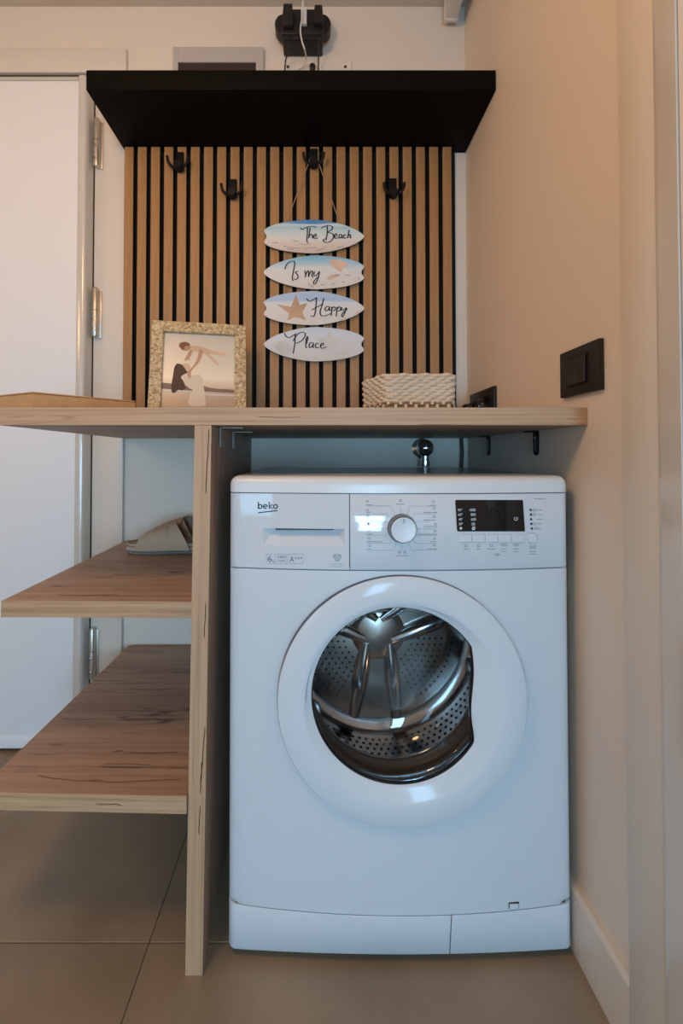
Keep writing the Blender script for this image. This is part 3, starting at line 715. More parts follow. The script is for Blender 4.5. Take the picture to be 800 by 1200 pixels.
for k in range(37):
    t = 2 * math.pi * k / 36; r_ = 4.6 + .7 * math.cos(3 * (t + math.pi / 2)); lob.append(Vector((395 + r_ * math.cos(t), 653.2 - r_ * math.sin(t) * .98)))
mb.mesh([E1(p) for p in lob[:-1]], [tuple(range(36))]); mb.build('wool_emblem', 'pale_print', dr, smooth=0)
mb = MB(); E2 = onfront(-.0007)
for r0 in (1.2, 2.4): line(mb, [(395 + (r0 + .5 * math.cos(3 * math.radians(a))) * math.cos(math.radians(a)), 653.2 - (r0 + .5 * math.cos(3 * math.radians(a))) * math.sin(math.radians(a))) for a in range(0, 361, 20)], .35, E2)
mb.build('emblem_lines', 'white_print', dr, smooth=0)
mb = MB()
for y in (661, 663.8):
    x = 387.5
    while x < 402:
        wdt = random.uniform(1.2, 3); line(mb, [(x, y), (min(x + wdt, 402.5), y)], .8); x += wdt + .9
mb.build('emblem_caption', 'pale_print', dr, smooth=0)

# programme dial
kc = S(470.5, 619); KY = YF(kc.x)
kn = MB().lathe([(.0245, .001), (.0245, -.004), (.0232, -.0060), (.0225, -.0160), (.0210, -.0182)], (kc.x, KY, kc.z), 'y', 48).build('dial', 'dial_grey', wm)
MB().lathe([(.0210, -.0180), (.0205, -.0192), (.0188, -.0195)], (kc.x, KY, kc.z), 'y', 48).build('dial_rim', 'white_print', kn)
MB().lathe([(.0190, -.0190), (.0185, -.0186), (.010, -.0180), (.0001, -.0178)], (kc.x, KY, kc.z), 'y', 48).build('dial_face', 'appliance_white', kn)
MB().box(kc.x - .0006, kc.x + .0006, KY - .0196, KY - .0186, kc.z + .012, kc.z + .0185).build('dial_mark', 'grey_print', kn)
def zk(x, y): return (415 + x * 110 / 800, 575 + y * 90 / 655)
mb = MB()
for pts in ([(105, 130), (315, 130), (345, 205)], [(150, 198), (280, 198), (305, 235)], [(140, 262), (255, 262), (285, 268)], [(180, 325), (285, 325)], [(110, 380), (270, 380), (292, 362)], [(105, 447), (300, 447), (318, 412)], [(105, 508), (332, 508), (358, 445)],
            [(397, 145), (397, 195)], [(403, 450), (403, 505)], [(700, 132), (470, 132), (452, 205)], [(700, 198), (512, 198), (492, 235)], [(640, 262), (545, 262), (522, 270)], [(690, 325), (525, 325)], [(700, 382), (535, 382), (522, 365)], [(700, 450), (525, 450), (495, 415)], [(705, 508), (488, 508), (455, 440)]):
    line(mb, [zk(*p) for p in pts], .45)
mb.build('programme_lines', 'pale_print', wm, smooth=0)
mb = MB()
def caption(x0, x1, y, h=.8, mapf=E1):
    x = x0
    while x < x1 - .5:
        wdt = random.uniform(1.0, 2.6); line(mb, [(x, y), (min(x + wdt, x1), y)], h, mapf); x += wdt + .7
for x0, x1, y in ((105, 160, 122), (105, 140, 185), (105, 130, 228), (105, 160, 372), (105, 235, 435), (105, 150, 497), (355, 430, 115), (355, 460, 555), (640, 700, 125), (590, 705, 186), (590, 690, 250), (595, 705, 306), (545, 705, 372), (650, 700, 435), (625, 705, 497)):
    a, b_ = zk(x0, y), zk(x1, y); caption(a[0], b_[0], a[1])
for x, y in ((110, 90), (112, 165), (115, 208), (122, 343), (125, 408), (130, 468), (392, 85), (385, 525), (430, 525), (675, 92), (678, 150), (680, 222), (690, 285), (688, 345), (683, 408), (683, 465)):
    p = zk(x, y); line(mb, arc(p[0], p[1], 1.4, 1.2, 0, 360, 8), .5)
p = zk(121, 283); line(mb, [(p[0] - 1.2, p[1]), (p[0] + 1.2, p[1])], 3.2)
mb.build('programme_captions', 'grey_print', wm, smooth=0)

# display
def zd(x, y): return Vector((525 + x * 140 / 800, 575 + y * 90 / 514))
cor = [zd(47, 62), zd(500, 62), zd(514, 273), zd(60, 273)]; rp = []
for i in range(4):
    a, b_, c = cor[i - 1], cor[i], cor[(i + 1) % 4]; u = (a - b_).normalized() * 1.6; v_ = (c - b_).normalized() * 1.6
    for k in range(5):
        t = k / 4; rp.append(b_ + u * (1 - t) ** 2 + v_ * t ** 2)
mb = MB(); E0 = onfront(-.0012); Eb = onfront(.001)
fr_ = [E0(p) for p in rp]; bk = [Eb(p) for p in rp]; n = len(rp)
mb.mesh(fr_ + bk, [tuple(range(n))] + [(i, (i + 1) % n, n + (i + 1) % n, n + i) for i in range(n)])
ds = mb.build('display', 'black_gloss', wm, smooth=20)
E3 = onfront(-.0016); mb = MB()
for body, x0, x1, y in (('90°', 64, 95, 129), ('60°', 66, 96, 160), ('40°', 69, 98, 192), ('30°', 71, 99, 222), ('1000', 143, 182, 129), ('800', 151, 184, 160), ('600', 153, 186, 192)):
    a, b_ = zd(x0, y - 9), zd(x1, y + 9); put_text(mb, body, a.x, b_.x, a.y, b_.y, E3)
c = zd(85, 252)
for a in (0, 60, 120): line(mb, [(c.x - 1.8 * math.cos(math.radians(a)), c.y - 1.8 * math.sin(math.radians(a))), (c.x + 1.8 * math.cos(math.radians(a)), c.y + 1.8 * math.sin(math.radians(a)))], .7, E3)
c = zd(168, 222); line(mb, [(c.x - 1.7, c.y - 1), (c.x - 1.4, c.y + 1.6), (c.x + 1.4, c.y + 1.6), (c.x + 1.7, c.y - 1)], .7, E3); line(mb, [(c.x, c.y - 1.8), (c.x, c.y + .5)], .8, E3)
c = zd(170, 252); line(mb, arc(c.x, c.y, 1.6, 1.6, 0, 360, 12), .8, E3); line(mb, [(c.x - 1.8, c.y + 1.8), (c.x + 1.8, c.y - 1.8)], .6, E3)
c = zd(454, 187); line(mb, arc(c.x, c.y, 2.0, 2.0, -50, 230, 16), .6, E3); line(mb, [(c.x, c.y - 2.2), (c.x, c.y - .2)], .6, E3)
mb.build('display_icons', 'white_print', ds, smooth=0)
mb = MB()
for i, xx in enumerate((280, 318, 356)):    # unlit segments of the clock
    for q in ([(xx - 12, 118), (xx + 12, 118)], [(xx - 12, 118), (xx - 12, 172)], [(xx + 12, 118), (xx + 12, 172)], [(xx - 12, 145), (xx + 12, 145)], [(xx - 12, 172), (xx + 12, 172)]): line(mb, [zd(*p) for p in q], .6, E3)
mb.build('unlit_segments', 'dim_print', ds, smooth=0)
for i, (x, y) in enumerate(((551, 129), (553, 160), (554, 191), (556, 222), (559, 253))):
    c = zd(x, y); p = S(c.x, c.y); MB().lathe([(.0022, .0005), (.0022, -.0006), (.0001, -.0008)], (p.x, YF(p.x), p.z), 'y', 12).build('indicator_light', 'dark_print', wm)
for i in range(5):
    a, b_ = zd(72 + 87 * i, 294), zd(72 + 87 * (i + 1) - 5, 343); pa, pb = S(a.x, a.y), S(b_.x, b_.y); ym = YF((pa.x + pb.x) / 2)
    MB().box(pa.x - .0006, pb.x + .0006, ym - .0004, ym + .0012, pb.z - .0006, pa.z + .0006).build('button_gap', 'pale_print', wm)
    MB().box(pa.x, pb.x, ym - .0018, ym + .001, pb.z, pa.z, .0005, 1).build('button', 'appliance_white', wm)
c = zd(562, 317); p = S(c.x, c.y)
MB().lathe([(.0098, .0004), (.0098, -.0006), (.0088, -.0006)], (p.x, YF(p.x), p.z), 'y', 28).build('start_button_gap', 'pale_print', wm)
MB().lathe([(.0088, .0004), (.0088, -.0016), (.0080, -.0022), (.0001, -.0024)], (p.x, YF(p.x), p.z), 'y', 28).build('start_button', 'appliance_white', wm)
mb = MB()
for x0, x1, y in ((105, 138, 390), (190, 216, 390), (260, 318, 390), (355, 392, 390), (355, 390, 408), (438, 472, 390), (440, 472, 408), (545, 585, 408), (545, 588, 425), (595, 635, 129), (598, 632, 160), (592, 632, 191), (600, 626, 222), (600, 624, 253), (575, 655, 55), (310, 318, 428), (338, 346, 428)):
    a, b_ = zd(x0, y), zd(x1, y); caption(a.x, b_.x, a.y, .75)
for x, y in ((118, 368), (203, 368), (288, 368), (360, 362), (385, 362), (445, 360), (463, 362), (553, 378), (577, 378), (577, 129), (577, 160), (578, 222), (588, 253), (327, 428)):
    c = zd(x, y); line(mb, arc(c.x, c.y, 1.7, 1.4, 0, 360, 8), .5)
mb.build('button_captions', 'grey_print', wm, smooth=0)

# ------------------------------------------------------------------ water tap, black hose
tp = thing('water_tap', 'chrome water tap on the back wall above the machine', 'tap', (.31, WB, .84))
c = at(498, 525, 1.262)
MB().lathe([(.030, -.0005), (.030, -.005), (.012, -.010), (.012, -.03)], (c.x, WB, c.z), 'y', 24).build('rosette', 'chrome', tp)
pr = [(.0005, .025)] + [(.0255 * math.sin(math.pi * k / 12), .0255 * math.cos(math.pi * k / 12)) for k in range(1, 11)] + [(.012, -.0235)]
MB().lathe(pr, c, 'z', 28).build('valve_body', 'chrome', tp, smooth=60)
MB().lathe([(.0115, -.022), (.0115, -.034), (.0135, -.036), (.0135, -.052), (.011, -.054), (.011, -.14), (.0001, -.14)], c, 'z', 20).build('outlet', 'chrome', tp)
hs = thing('black_cable', 'thin black cable running down the back right corner under the counter', 'cable', (.43, 1.29, .7))
x5 = at(541, 530, 1.295).x
MB().tube(smooth_path([(x5, 1.297, CT0 - .001), (x5 + .001, 1.295, .87), (x5 - .002, 1.295, .80), (x5, 1.297, .60), (x5, 1.297, .125)]), .0048, 8).build('cable_run', 'black_plastic', hs)

# ------------------------------------------------------------------ light switch and socket on the right wall
sw = thing('light_switch', 'black wall switch plate above the counter on the right wall', 'light switch', (WR, .735, 1.01))
SZ0, SZ1 = EYE + .1045, EYE + .1870
MB().box(WR - .009, WR - .0003, .679, .790, SZ0, SZ1, .0015).build('plate', 'black_plastic', sw)
MB().box(WR - .0105, WR - .0092, .706, .766, SZ0 + .015, SZ1 - .015, .0004, 1).build('inner_frame', 'black_metal', sw)
MB().box(WR - .0135, WR - .0107, .709, .7355, SZ0 + .018, SZ1 - .018, .0008, 1).build('rocker', 'black_plastic', sw)
MB().box(WR - .0125, WR - .0107, .7365, .763, SZ0 + .018, SZ1 - .018, .0008, 1).build('rocker', 'black_plastic', sw)
so = thing('wall_socket', 'black double wall socket low on the right wall behind the basket', 'socket', (WR, 1.17, 1.0))
MB().box(WR - .009, WR - .0003, 1.09, 1.262, .953, 1.042, .0015).build('plate', 'black_plastic', so)
for y in (1.135, 1.215):
    MB().lathe([(.026, -.0092), (.026, -.012), (.021, -.012), (.021, -.0095)], (WR, y, .996), 'x', 24).build('socket_insert', 'black_metal', so)
for i, (y, lab) in enumerate(((1.135, 'black round power plug in the wall socket, nearer the switch'), (1.215, 'black round power plug in the wall socket, nearer the basket'))):
    pg = thing('power_plug', lab, 'plug', (WR - .012, y, .996), group='plugs in the black socket')
    MB().lathe([(.0001, -.0125), (.0195, -.0125), (.0195, -.026), (.017, -.030), (.016, -.040), (.011, -.046), (.0001, -.047)], (WR, y, .994), 'x', 20).build('plug_body', 'black_gloss', pg)
    MB().tube(smooth_path([(WR - .0475, y, .994), (WR - .06, y + .004, .990), (WR - .068, y + .010, .972), (WR - .070, y + .016, CT1 + .0005)]), .0036, 8).build('cord', 'black_plastic', pg)

# ------------------------------------------------------------------ things above the black shelf
eb = thing('fuse_box', 'white flush fuse box with a smoked window above the black shelf', 'fuse box', (-.2, WB, 1.9))
a = at(203, 56, 1.30); b_ = at(309, 56, 1.30)
fm = MB(); x0, x1, zt = a.x, b_.x, a.z; zb = 1.875
wx0, wx1, wz = at(209, 74, 1.30).x, at(300, 74, 1.30).x, at(209, 74, 1.30).z
for q in ((x0, wx0, zb, zt), (wx1, x1, zb, zt), (wx0, wx1, wz, zt), (wx0, wx1, zb, zb + .02)): fm.box(q[0], q[1], 1.296, WB - .0004, q[2], q[3], .0008, 1)
fm.build('frame', 'grey_plastic', eb); MB().box(wx0, wx1, 1.300, WB - .0006, zb + .02, wz - .0003).build('window_panel', 'smoked_plastic', eb)

SB = thing('socket_strip', 'black wall socket block with two adapters near the ceiling', 'socket', (0, WB, 2.15))
p0, p1 = at(332, 60, 1.29), at(378, 60, 1.29); q0 = at(332, 24, 1.29)
MB().box(p0.x, p1.x, 1.255, WB - .0004, p0.z, q0.z, .004).build('base', 'black_plastic', SB)
MB().box(p0.x - .002, p1.x + .002, 1.236, 1.2545, p0.z - .001, p0.z + .024, .003).build('lower_lip', 'black_plastic', SB)
for px in (333.5, 376.5):
    cx_ = at(px, 35, 1.28).x
    MB().lathe([(.0285, .001), (.0285, -.030), (.026, -.034), (.0001, -.034)], (cx_, 1.2895, (p0.z + q0.z) / 2 + .006), 'y', 24).build('round_socket', 'black_plastic', SB)
for i, (pa, pb, ptop, pbot, lab) in enumerate(((331.7, 343, 8.2, 34.5, 'tall black power adapter standing up from the socket block, left'), (368, 378, 9.5, 31.5, 'shorter black power adapter standing up from the socket block, right'))):
    t = thing('power_adapter', lab, 'adapter', (at(pa, 30, 1.24).x, 1.24, 2.17), group='adapters in the socket block')
    a, b_, tp_, bt = at(pa, ptop, 1.235), at(pb, ptop, 1.235), at(pa, ptop, 1.235).z, at(pa, pbot, 1.235).z
    MB().hexa([(a.x - .001, 1.222, bt), (b_.x + .001, 1.222, bt), (b_.x + .001, 1.254, bt), (a.x - .001, 1.254, bt), (a.x + .001, 1.224, tp_), (b_.x - .001, 1.224, tp_), (b_.x - .001, 1.252, tp_), (a.x + .001, 1.252, tp_)], .003).build('adapter_body', 'black_plastic', t)
    MB().box(a.x + .002, b_.x - .002, 1.227, 1.2535, p0.z + .026, bt - .0005, .003).build('adapter_foot', 'black_plastic', t)
    xx = (a.x + b_.x) / 2
    MB().tube(smooth_path([(xx + .004 * (1 - i), 1.249, p0.z + .004), (xx + .001, 1.262, p0.z - .03), (xx - .012 + .012 * i, 1.280, p0.z - .055), (xx - .016 + .015 * i, 1.295, 1.858)]), .0022, 8).build('cord', 'black_plastic', t)
wp = thing('white_plug', 'white plug and thin white cord between the two black adapters', 'plug', (at(355, 25, 1.24).x, 1.24, 2.18))
a = at(356, 20, 1.245)
MB().box(a.x - .009, a.x + .009, 1.235, 1.2545, a.z - .03, a.z + .022, .004).build('plug_body', 'cable_white', wp)
MB().lathe([(.0045, 0), (.004, .022), (.003, .024), (.0001, .024)], (a.x - .003, 1.244, a.z + .0225), 'z', 12).build('strain_relief', 'cable_white', wp)
zz = lambda x, y, Y: at(310 + x * 110 / 800, y * 90 / 655, Y)
MB().tube(smooth_path([zz(318, 95, 1.232), zz(318, 150, 1.229), zz(305, 250, 1.226), zz(315, 340, 1.226), zz(340, 420, 1.228), zz(352, 490, 1.27), zz(340, 545, 1.29), zz(285, 588, 1.30)]), .0023, 8).build('cord', 'cable_white', wp)
cp = thing('junction_cover', 'flat white cover plate with dark screws just above the black shelf', 'cover plate', (at(366, 78, WB).x, WB, 1.87))
a, b_ = at(322, 72, 1.306), at(412, 72, 1.306)
MB().box(a.x, b_.x, 1.3045, WB - .0004, 1.857, a.z, .001, 1).build('plate', 'wall_paint', cp)
for px in (337, 404.5):
    s_ = at(px, 78.3, 1.304); MB().lathe([(.0045, 0), (.0045, -.0012), (.0001, -.0016)], (s_.x, 1.3043, s_.z), 'y', 12).build('screw', 'nickel_dark', cp)
s_ = at(366, 79, 1.30); MB().lathe([(.009, .004), (.009, -.006), (.006, -.009), (.0001, -.009)], (s_.x, 1.30, s_.z), 'y', 16).build('grommet', 'black_plastic', cp)

# ------------------------------------------------------------------ black coat hooks
def coat_hook(px, py, lab, sc=1.0):
    c = at(px, py, SF - .01)
    t = thing('coat_hook', lab, 'hook', (c.x, SF, c.z), group='coat hooks on the slats')
    MB().box(c.x - .0115, c.x + .0115, SF - .0065, SF - .0003, c.z - .026, c.z + .032, .002).build('back_plate', 'black_metal', t)
    MB().lathe([(.0005, -.030), (.011, -.030), (.013, -.027), (.013, -.0070), (.0005, -.0070)], (c.x, SF, c.z - .020), 'y', 20).build('boss', 'black_metal', t)
    for s_ in (-1, 1):
        pts = smooth_path([(c.x + s_ * .010, SF - .018, c.z - .022), (c.x + s_ * .020, SF - .022, c.z - .022), (c.x + s_ * .028, SF - .026, c.z - .012), (c.x + s_ * .0305, SF - .028, c.z + .004)])
        MB().tube(pts, .0042, 10).build('prong', 'black_metal', t, smooth=60)
    return c
coat_hook(210, 189, 'black double coat hook high on the slats, leftmost of the four')
coat_hook(272.5, 221, 'black double coat hook above the framed photo')
hk = coat_hook(367.5, 185, 'black double coat hook carrying the hanging beach sign')
coat_hook(460.5, 220, 'black double coat hook above the woven basket')

# ------------------------------------------------------------------ hanging surfboard sign
YB = SF - .010     # centre of the boards
sg = thing('hanging_sign', 'four surfboard boards with beach lettering hung on a cord', 'sign', (hk.x, SF, 1.1))
ZA_ = lambda x, y: Vector((300 + x * .17, 250 + y * .17)); ZB_ = lambda x, y: Vector((300 + x * .17, 335 + y * .17))
def surf(x0, x1, yt, yb, mirror):
    """board outline in photo pixels; fish tail on the left unless mirrored"""
    w_, h_ = x1 - x0, yb - yt; half = []
    top = [(0.006, .30), (.05, .21), (.14, .115), (.26, .045), (.40, .005), (.52, .0), (.66, .05), (.80, .155), (.90, .268), (.965, .385), (.992, .455), (1.0, .50)]
    pts = smooth_path([Vector(p) for p in top], 4)
    low = [Vector((p.x, 1 - p.y)) for p in pts[:-1]][::-1]
    tail = [Vector((.0, .67)), Vector((.012, .60)), Vector((.026, .54)), Vector((.026, .46)), Vector((.012, .40)), Vector((.0, .33))]
    P = pts + low + tail
    if mirror: P = [Vector((1 - p.x, p.y)) for p in P][::-1]
    return [Vector((x0 + p.x * w_, yt + p.y * h_)) for p in P]
boards = [(309.0, 426.5, 258.2, 297.2, False, 1), (308.8, 426.5, 300.0, 339.2, True, 2), (308.8, 426.7, 341.8, 381.2, False, 3), (309.0, 426.4, 383.8, 423.6, True, 4)]
bo = []
for x0, x1, yt, yb, mir, i in boards:
    P = [at(p.x, p.y, YB) for p in surf(x0, x1, yt, yb, mir)]
    o = MB().prism([(p.x, p.z) for p in P], 'y', YB - .0020, YB - .0030, .0003, 1).build('board', 'board_print_%d' % i, sg, smooth=0)
    o['label'] = ['surfboard board reading The Beach', 'surfboard board reading Is my', 'surfboard board reading Happy with a starfish', 'surfboard board reading Place'][i - 1]
    cx_ = sum(p.x for p in P) / len(P); cz_ = sum(p.z for p in P) / len(P)
    MB().prism([(p.x, p.z) for p in P], 'y', YB + .0010, YB - .0019, 0).build('board_core', 'mdf', o, smooth=0)
    bo.append(o)
EY = lambda p: at(p.x, p.y, YB - .0034)
EY2 = lambda p: at(p.x, p.y, YB - .0038)
words = [
 (0, ZA_, [[(305, 100), (316, 111), (338, 101), (370, 91), (400, 90), (412, 98)], [(354, 98), (353, 140), (350, 185), (356, 204)], [(372, 98), (367, 135), (362, 174)], [(364, 162), (378, 144), (388, 153), (387, 173)], [(398, 161), (413, 155), (411, 143), (400, 149), (398, 168), (409, 175), (424, 165)],
   [(489, 86), (490, 135), (480, 187)], [(449, 102), (470, 90), (500, 84), (524, 92), (521, 112), (494, 130), (525, 140), (533, 165), (516, 190), (490, 201), (468, 196), (463, 182), (478, 174)], [(541, 160), (556, 152), (552, 140), (541, 148), (540, 166), (550, 173), (563, 165)], [(592, 149), (579, 145), (570, 159), (575, 171), (588, 164), (592, 149), (592, 168), (601, 170)], [(621, 150), (610, 146), (603, 159), (610, 172), (623, 167)], [(642, 114), (636, 140), (630, 171)], [(632, 160), (645, 146), (651, 155), (648, 169), (656, 165)]]),
 (1, ZA_, [[(199, 386), (206, 360), (226, 338), (255, 330), (266, 341), (259, 390), (250, 440), (253, 467)], [(288, 398), (272, 408), (285, 424), (288, 444), (273, 456), (261, 450)], [(333, 393), (340, 414), (339, 442)], [(339, 432), (352, 401), (362, 400), (361, 440)], [(362, 432), (377, 401), (388, 402), (385, 434), (396, 440)], [(402, 398), (398, 424), (410, 432), (430, 410), (438, 399)], [(437, 402), (427, 448), (407, 486), (395, 480), (405, 460), (434, 432)]]),
 (2, ZB_, [[(347, 85), (365, 106), (394, 95), (420, 79)], [(417, 79), (412, 140), (406, 188), (395, 211), (374, 205)], [(383, 167), (430, 140), (463, 124)], [(467, 84), (452, 140), (441, 180), (450, 205), (480, 205), (516, 190)], [(507, 145), (489, 142), (475, 158), (482, 173), (499, 161), (506, 147), (505, 168), (515, 167)], [(522, 143), (520, 172), (517, 208)], [(520, 161), (535, 145), (546, 152), (540, 169), (522, 172)], [(558, 143), (556, 175), (551, 212)], [(556, 162), (572, 145), (583, 152), (577, 170), (558, 173)], [(592, 148), (588, 167), (600, 168), (622, 149)], [(624, 149), (611, 185), (596, 213), (589, 201), (604, 181), (629, 160)]]),
 (3, ZB_, [[(194, 324), (205, 346), (226, 356), (250, 345), (277, 327)], [(270, 333), (266, 400), (255, 467)], [(254, 382), (280, 340), (310, 320), (336, 325), (335, 350), (311, 380), (274, 396)], [(345, 402), (356, 362), (352, 350), (345, 370), (342, 419), (352, 428)], [(396, 395), (379, 391), (365, 408), (370, 426), (388, 415), (395, 397), (392, 422), (403, 425)], [(431, 400), (418, 396), (408, 412), (416, 428), (433, 422)], [(444, 416), (463, 405), (460, 394), (448, 400), (443, 420), (458, 430), (486, 419)]]),
]
for i, Z, strokes in words:
    mb = MB()
    for s_ in strokes: ribbon2d(mb, smooth_path([Z(*p) for p in s_], 7), .74, EY2, pen=1.0)
    mb.build('lettering', 'ink', bo[i], smooth=0)
def blob(mb, pts, mapf): 
    P = smooth_path([Vector(p) for p in pts] + [Vector(pts[0])], 4)[:-1]; mb.mesh([mapf(p) for p in P], [tuple(range(len(P)))])
# starfish
mb = MB(); c = ZB_(258, 165); P = []
tips = [(275, 58), (352, 118), (345, 238), (215, 240), (142, 128)]; inn = [(300, 132), (318, 185), (270, 215), (228, 190), (240, 145)]
for k in range(5): P += [ZB_(*tips[k]), ZB_(*inn[k])]
Q = []
for k in range(10):
    p, q = P[k], P[(k + 1) % 10]
    if k % 2 == 0: t0 = (P[k - 1] - p).normalized(); t1 = (q - p).normalized(); Q += [p + t0 * 1.0, p + (t0 + t1).normalized() * .2, p + t1 * 1.0]
    else: Q.append(p)
vs = [EY(c)] + [EY(p) for p in Q]; mb.mesh(vs, [(0, i + 1, (i + 1) % len(Q) + 1) for i in range(len(Q))]); mb.build('starfish_print', 'starfish', bo[2], smooth=0)
mb = MB(); blob(mb, [ZA_(*p) for p in ((507, 320), (560, 318), (610, 335), (640, 360), (600, 375), (590, 405), (560, 390), (535, 370), (512, 350))], EY); blob(mb, [ZA_(*p) for p in ((485, 440), (530, 422), (575, 428), (540, 448), (500, 458))], EY)
mb.build('shell_print', 'shell_peach', bo[1], smooth=0)
mb = MB()
for q in ([(355, 480), (380, 500), (400, 508)], [(410, 480), (395, 495)], [(540, 425), (580, 422)], [(615, 425), (645, 430)], [(700, 440), (712, 455)], [(450, 495), (470, 488)], [(520, 490), (545, 480)], [(590, 470), (610, 478)]): ribbon2d(mb, smooth_path([ZA_(*p) for p in q], 3), .7, EY)
mb.build('sand_marks', 'sand_mark', bo[1], smooth=0)
mb = MB()
for q in ([(190, 225), (240, 238), (300, 240)], [(215, 245), (260, 252)], [(330, 245), (380, 235), (420, 238)], [(410, 258), (460, 245), (480, 232)], [(300, 210), (340, 215), (375, 208)], [(250, 185), (290, 195)], [(110, 205), (150, 200)], [(560, 235), (600, 228)]): ribbon2d(mb, smooth_path([ZA_(*p) for p in q], 3), .55, EY)
mb.build('sand_marks', 'sand_mark', bo[0], smooth=0)
mb = MB(); blob(mb, [ZB_(*p) for p in ((672, 196), (695, 183), (716, 174), (702, 196))], EY); blob(mb, [ZB_(*p) for p in ((585, 238), (605, 218), (628, 222), (612, 236))], EY); mb.build('shell_print', 'shell_peach', bo[2], smooth=0)
mb = MB(); P = []
for k in range(10):
    a = math.radians(-90 + 36 * k); r_ = (105 if k % 2 == 0 else 42); P.append(ZB_(505 + r_ * math.cos(a), 395 + r_ * .85 * math.sin(a)))
vs = [EY(ZB_(505, 395))] + [EY(p) for p in P]; mb.mesh(vs, [(0, i + 1, (i + 1) % 10 + 1) for i in range(10)])
blob(mb, [ZB_(*p) for p in ((565, 470), (585, 440), (625, 435), (640, 460), (600, 480))], EY)
blob(mb, [ZB_(*p) for p in ((120, 420), (170, 380), (225, 400), (240, 450), (190, 475))], EY)
mb.build('shell_print', 'shell_pale', bo[3], smooth=0)
# cords
hz = hk.z - .018; ys = YB + .002
zs = lambda px, py: at(px, py, YB).z
xl, xr = at(334, 262, YB).x, at(399, 262, YB).x
pts = [(xl, ys + .003, zs(334, 262))] + [(hk.x - .030, SF - .012, hk.z - .022)] + [(hk.x - .0135 * math.cos(math.pi * k / 6), SF - .022, hk.z - .019 + .0142 * math.sin(math.pi * k / 6)) for k in range(7)] + [(hk.x + .030, SF - .012, hk.z - .022)] + [(xr, ys + .003, zs(399, 262))]
# two straight runs meeting over the boss
pts = [(xl, ys, zs(334, 264))] + [(hk.x - .0142 * math.cos(math.pi * k / 8), SF - .020, hk.z - .020 + .0155 * math.sin(math.pi * k / 8)) for k in range(9)] + [(xr, ys, zs(399, 264))]
MB().tube(pts, .0014, 6).build('hanging_cord', 'jute', sg, smooth=60)
for (xa, ya, yb) in ((334, 292, 305), (405, 292, 306), (334, 334, 347), (405, 334, 347), (334, 376, 389), (405, 376, 389)):
    MB().tube([(at(xa, ya, YB).x, ys, zs(xa, ya)), (at(xa, yb, YB).x, ys, zs(xa, yb))], .0013, 6).build('joining_cord', 'jute', sg, smooth=60)

# ------------------------------------------------------------------ framed photograph
FY = 1.115; k_ = .000372
base = at(230, 505, FY)
pf_ = thing('photo_frame', 'gold mosaic photo frame with a mother lifting a baby', 'photo frame', (base.x + .004, FY, CT1 + .0012), (math.radians(-13), 0, math.radians(11)))
FWd, FH, BW = .2490, .2860, .0315      # outer size and border width
hw_ = FWd / 2
mb = MB(); T = .014
for q in ((-hw_, -hw_ + BW, 0, FH), (hw_ - BW, hw_, 0, FH), (-hw_ + BW, hw_ - BW, FH - BW, FH), (-hw_ + BW, hw_ - BW, 0, BW)): mb.box(q[0], q[1], -T, 0, q[2], q[3], .0015, 1)
mb.build('mosaic_border', 'mosaic_gold', pf_, local=True, smooth=0)
MB().box(-hw_ + .004, hw_ - .004, .0004, .005, .004, FH - .004).build('backing', 'mdf', pf_, local=True, smooth=0)
iw, ih0, ih1 = hw_ - BW, BW, FH - BW
ph = MB().box(-iw, iw, -.0052, -.004, ih0, ih1).build('photo_print', 'photo_sky', pf_, local=True, smooth=0)
def fp(zx, zy, off): return Vector(((zx - 408) / 500 * 2 * iw, -.0053 - off, ih1 - (zy - 135) / 500 * 2 * iw * 1.0))
L1 = lambda p: fp(p.x, p.y, .0002); L2 = lambda p: fp(p.x, p.y, .0004); L3 = lambda p: fp(p.x, p.y, .0006)
def shape(name, mat, lay, polys):
    mb = MB()
    for pts in polys: blob(mb, pts, lay)
    mb.build(name, mat, ph, local=True, smooth=0)
mb = MB(); mb.poly([L1(Vector(p)) for p in ((158, 525), (215, 530), (300, 545), (430, 538), (480, 552), (540, 560), (600, 560), (657, 565), (657, 590), (430, 582), (158, 570))]); mb.build('far_hills', 'hill_print', ph, local=True, smooth=0)
shape('dress', 'dress_print', L2, [[(338, 470), (400, 455), (432, 480), (445, 560), (458, 660), (452, 690), (345, 690), (350, 610), (368, 575), (340, 560), (318, 530), (300, 490), (287, 470), (318, 445)]])
shape('woman_skin', 'skin_light_print', L2, [[(290, 378), (318, 372), (342, 385), (345, 410), (332, 425), (310, 420), (296, 400)]])
shape('woman_arm', 'skin_print', L3, [[(402, 258), (432, 262), (428, 300), (412, 345), (392, 378), (365, 412), (352, 440), (352, 485), (332, 475), (325, 440), (345, 415), (375, 375), (392, 330), (400, 290)]])
shape('woman_hair', 'hair_print', L3, [[(252, 376), (282, 380), (300, 398), (318, 425), (330, 440), (300, 460), (285, 480), (305, 515), (318, 560), (295, 580), (270, 575), (245, 600), (225, 590), (222, 540), (230, 470), (236, 410)]])
shape('baby_body', 'skin_light_print', L2, [[(335, 240), (375, 230), (430, 238), (470, 252), (520, 270), (565, 270), (588, 282), (590, 300), (570, 298), (520, 292), (478, 290), (505, 320), (540, 355), (545, 378), (530, 372), (490, 330), (455, 300), (420, 278), (370, 278), (335, 270)]])
shape('baby_arm', 'skin_print', L3, [[(340, 262), (358, 275), (350, 305), (338, 330), (348, 342), (330, 342), (300, 352), (308, 335), (322, 305)]])
shape('baby_head', 'skin_print', L2, [[(300, 215), (338, 220), (342, 245), (325, 270), (300, 272), (285, 255)]])
shape('baby_hair', 'babyhair_print', L3, [[(270, 212), (300, 202), (330, 210), (340, 228), (315, 232), (300, 250), (298, 268), (278, 258), (262, 235)]])
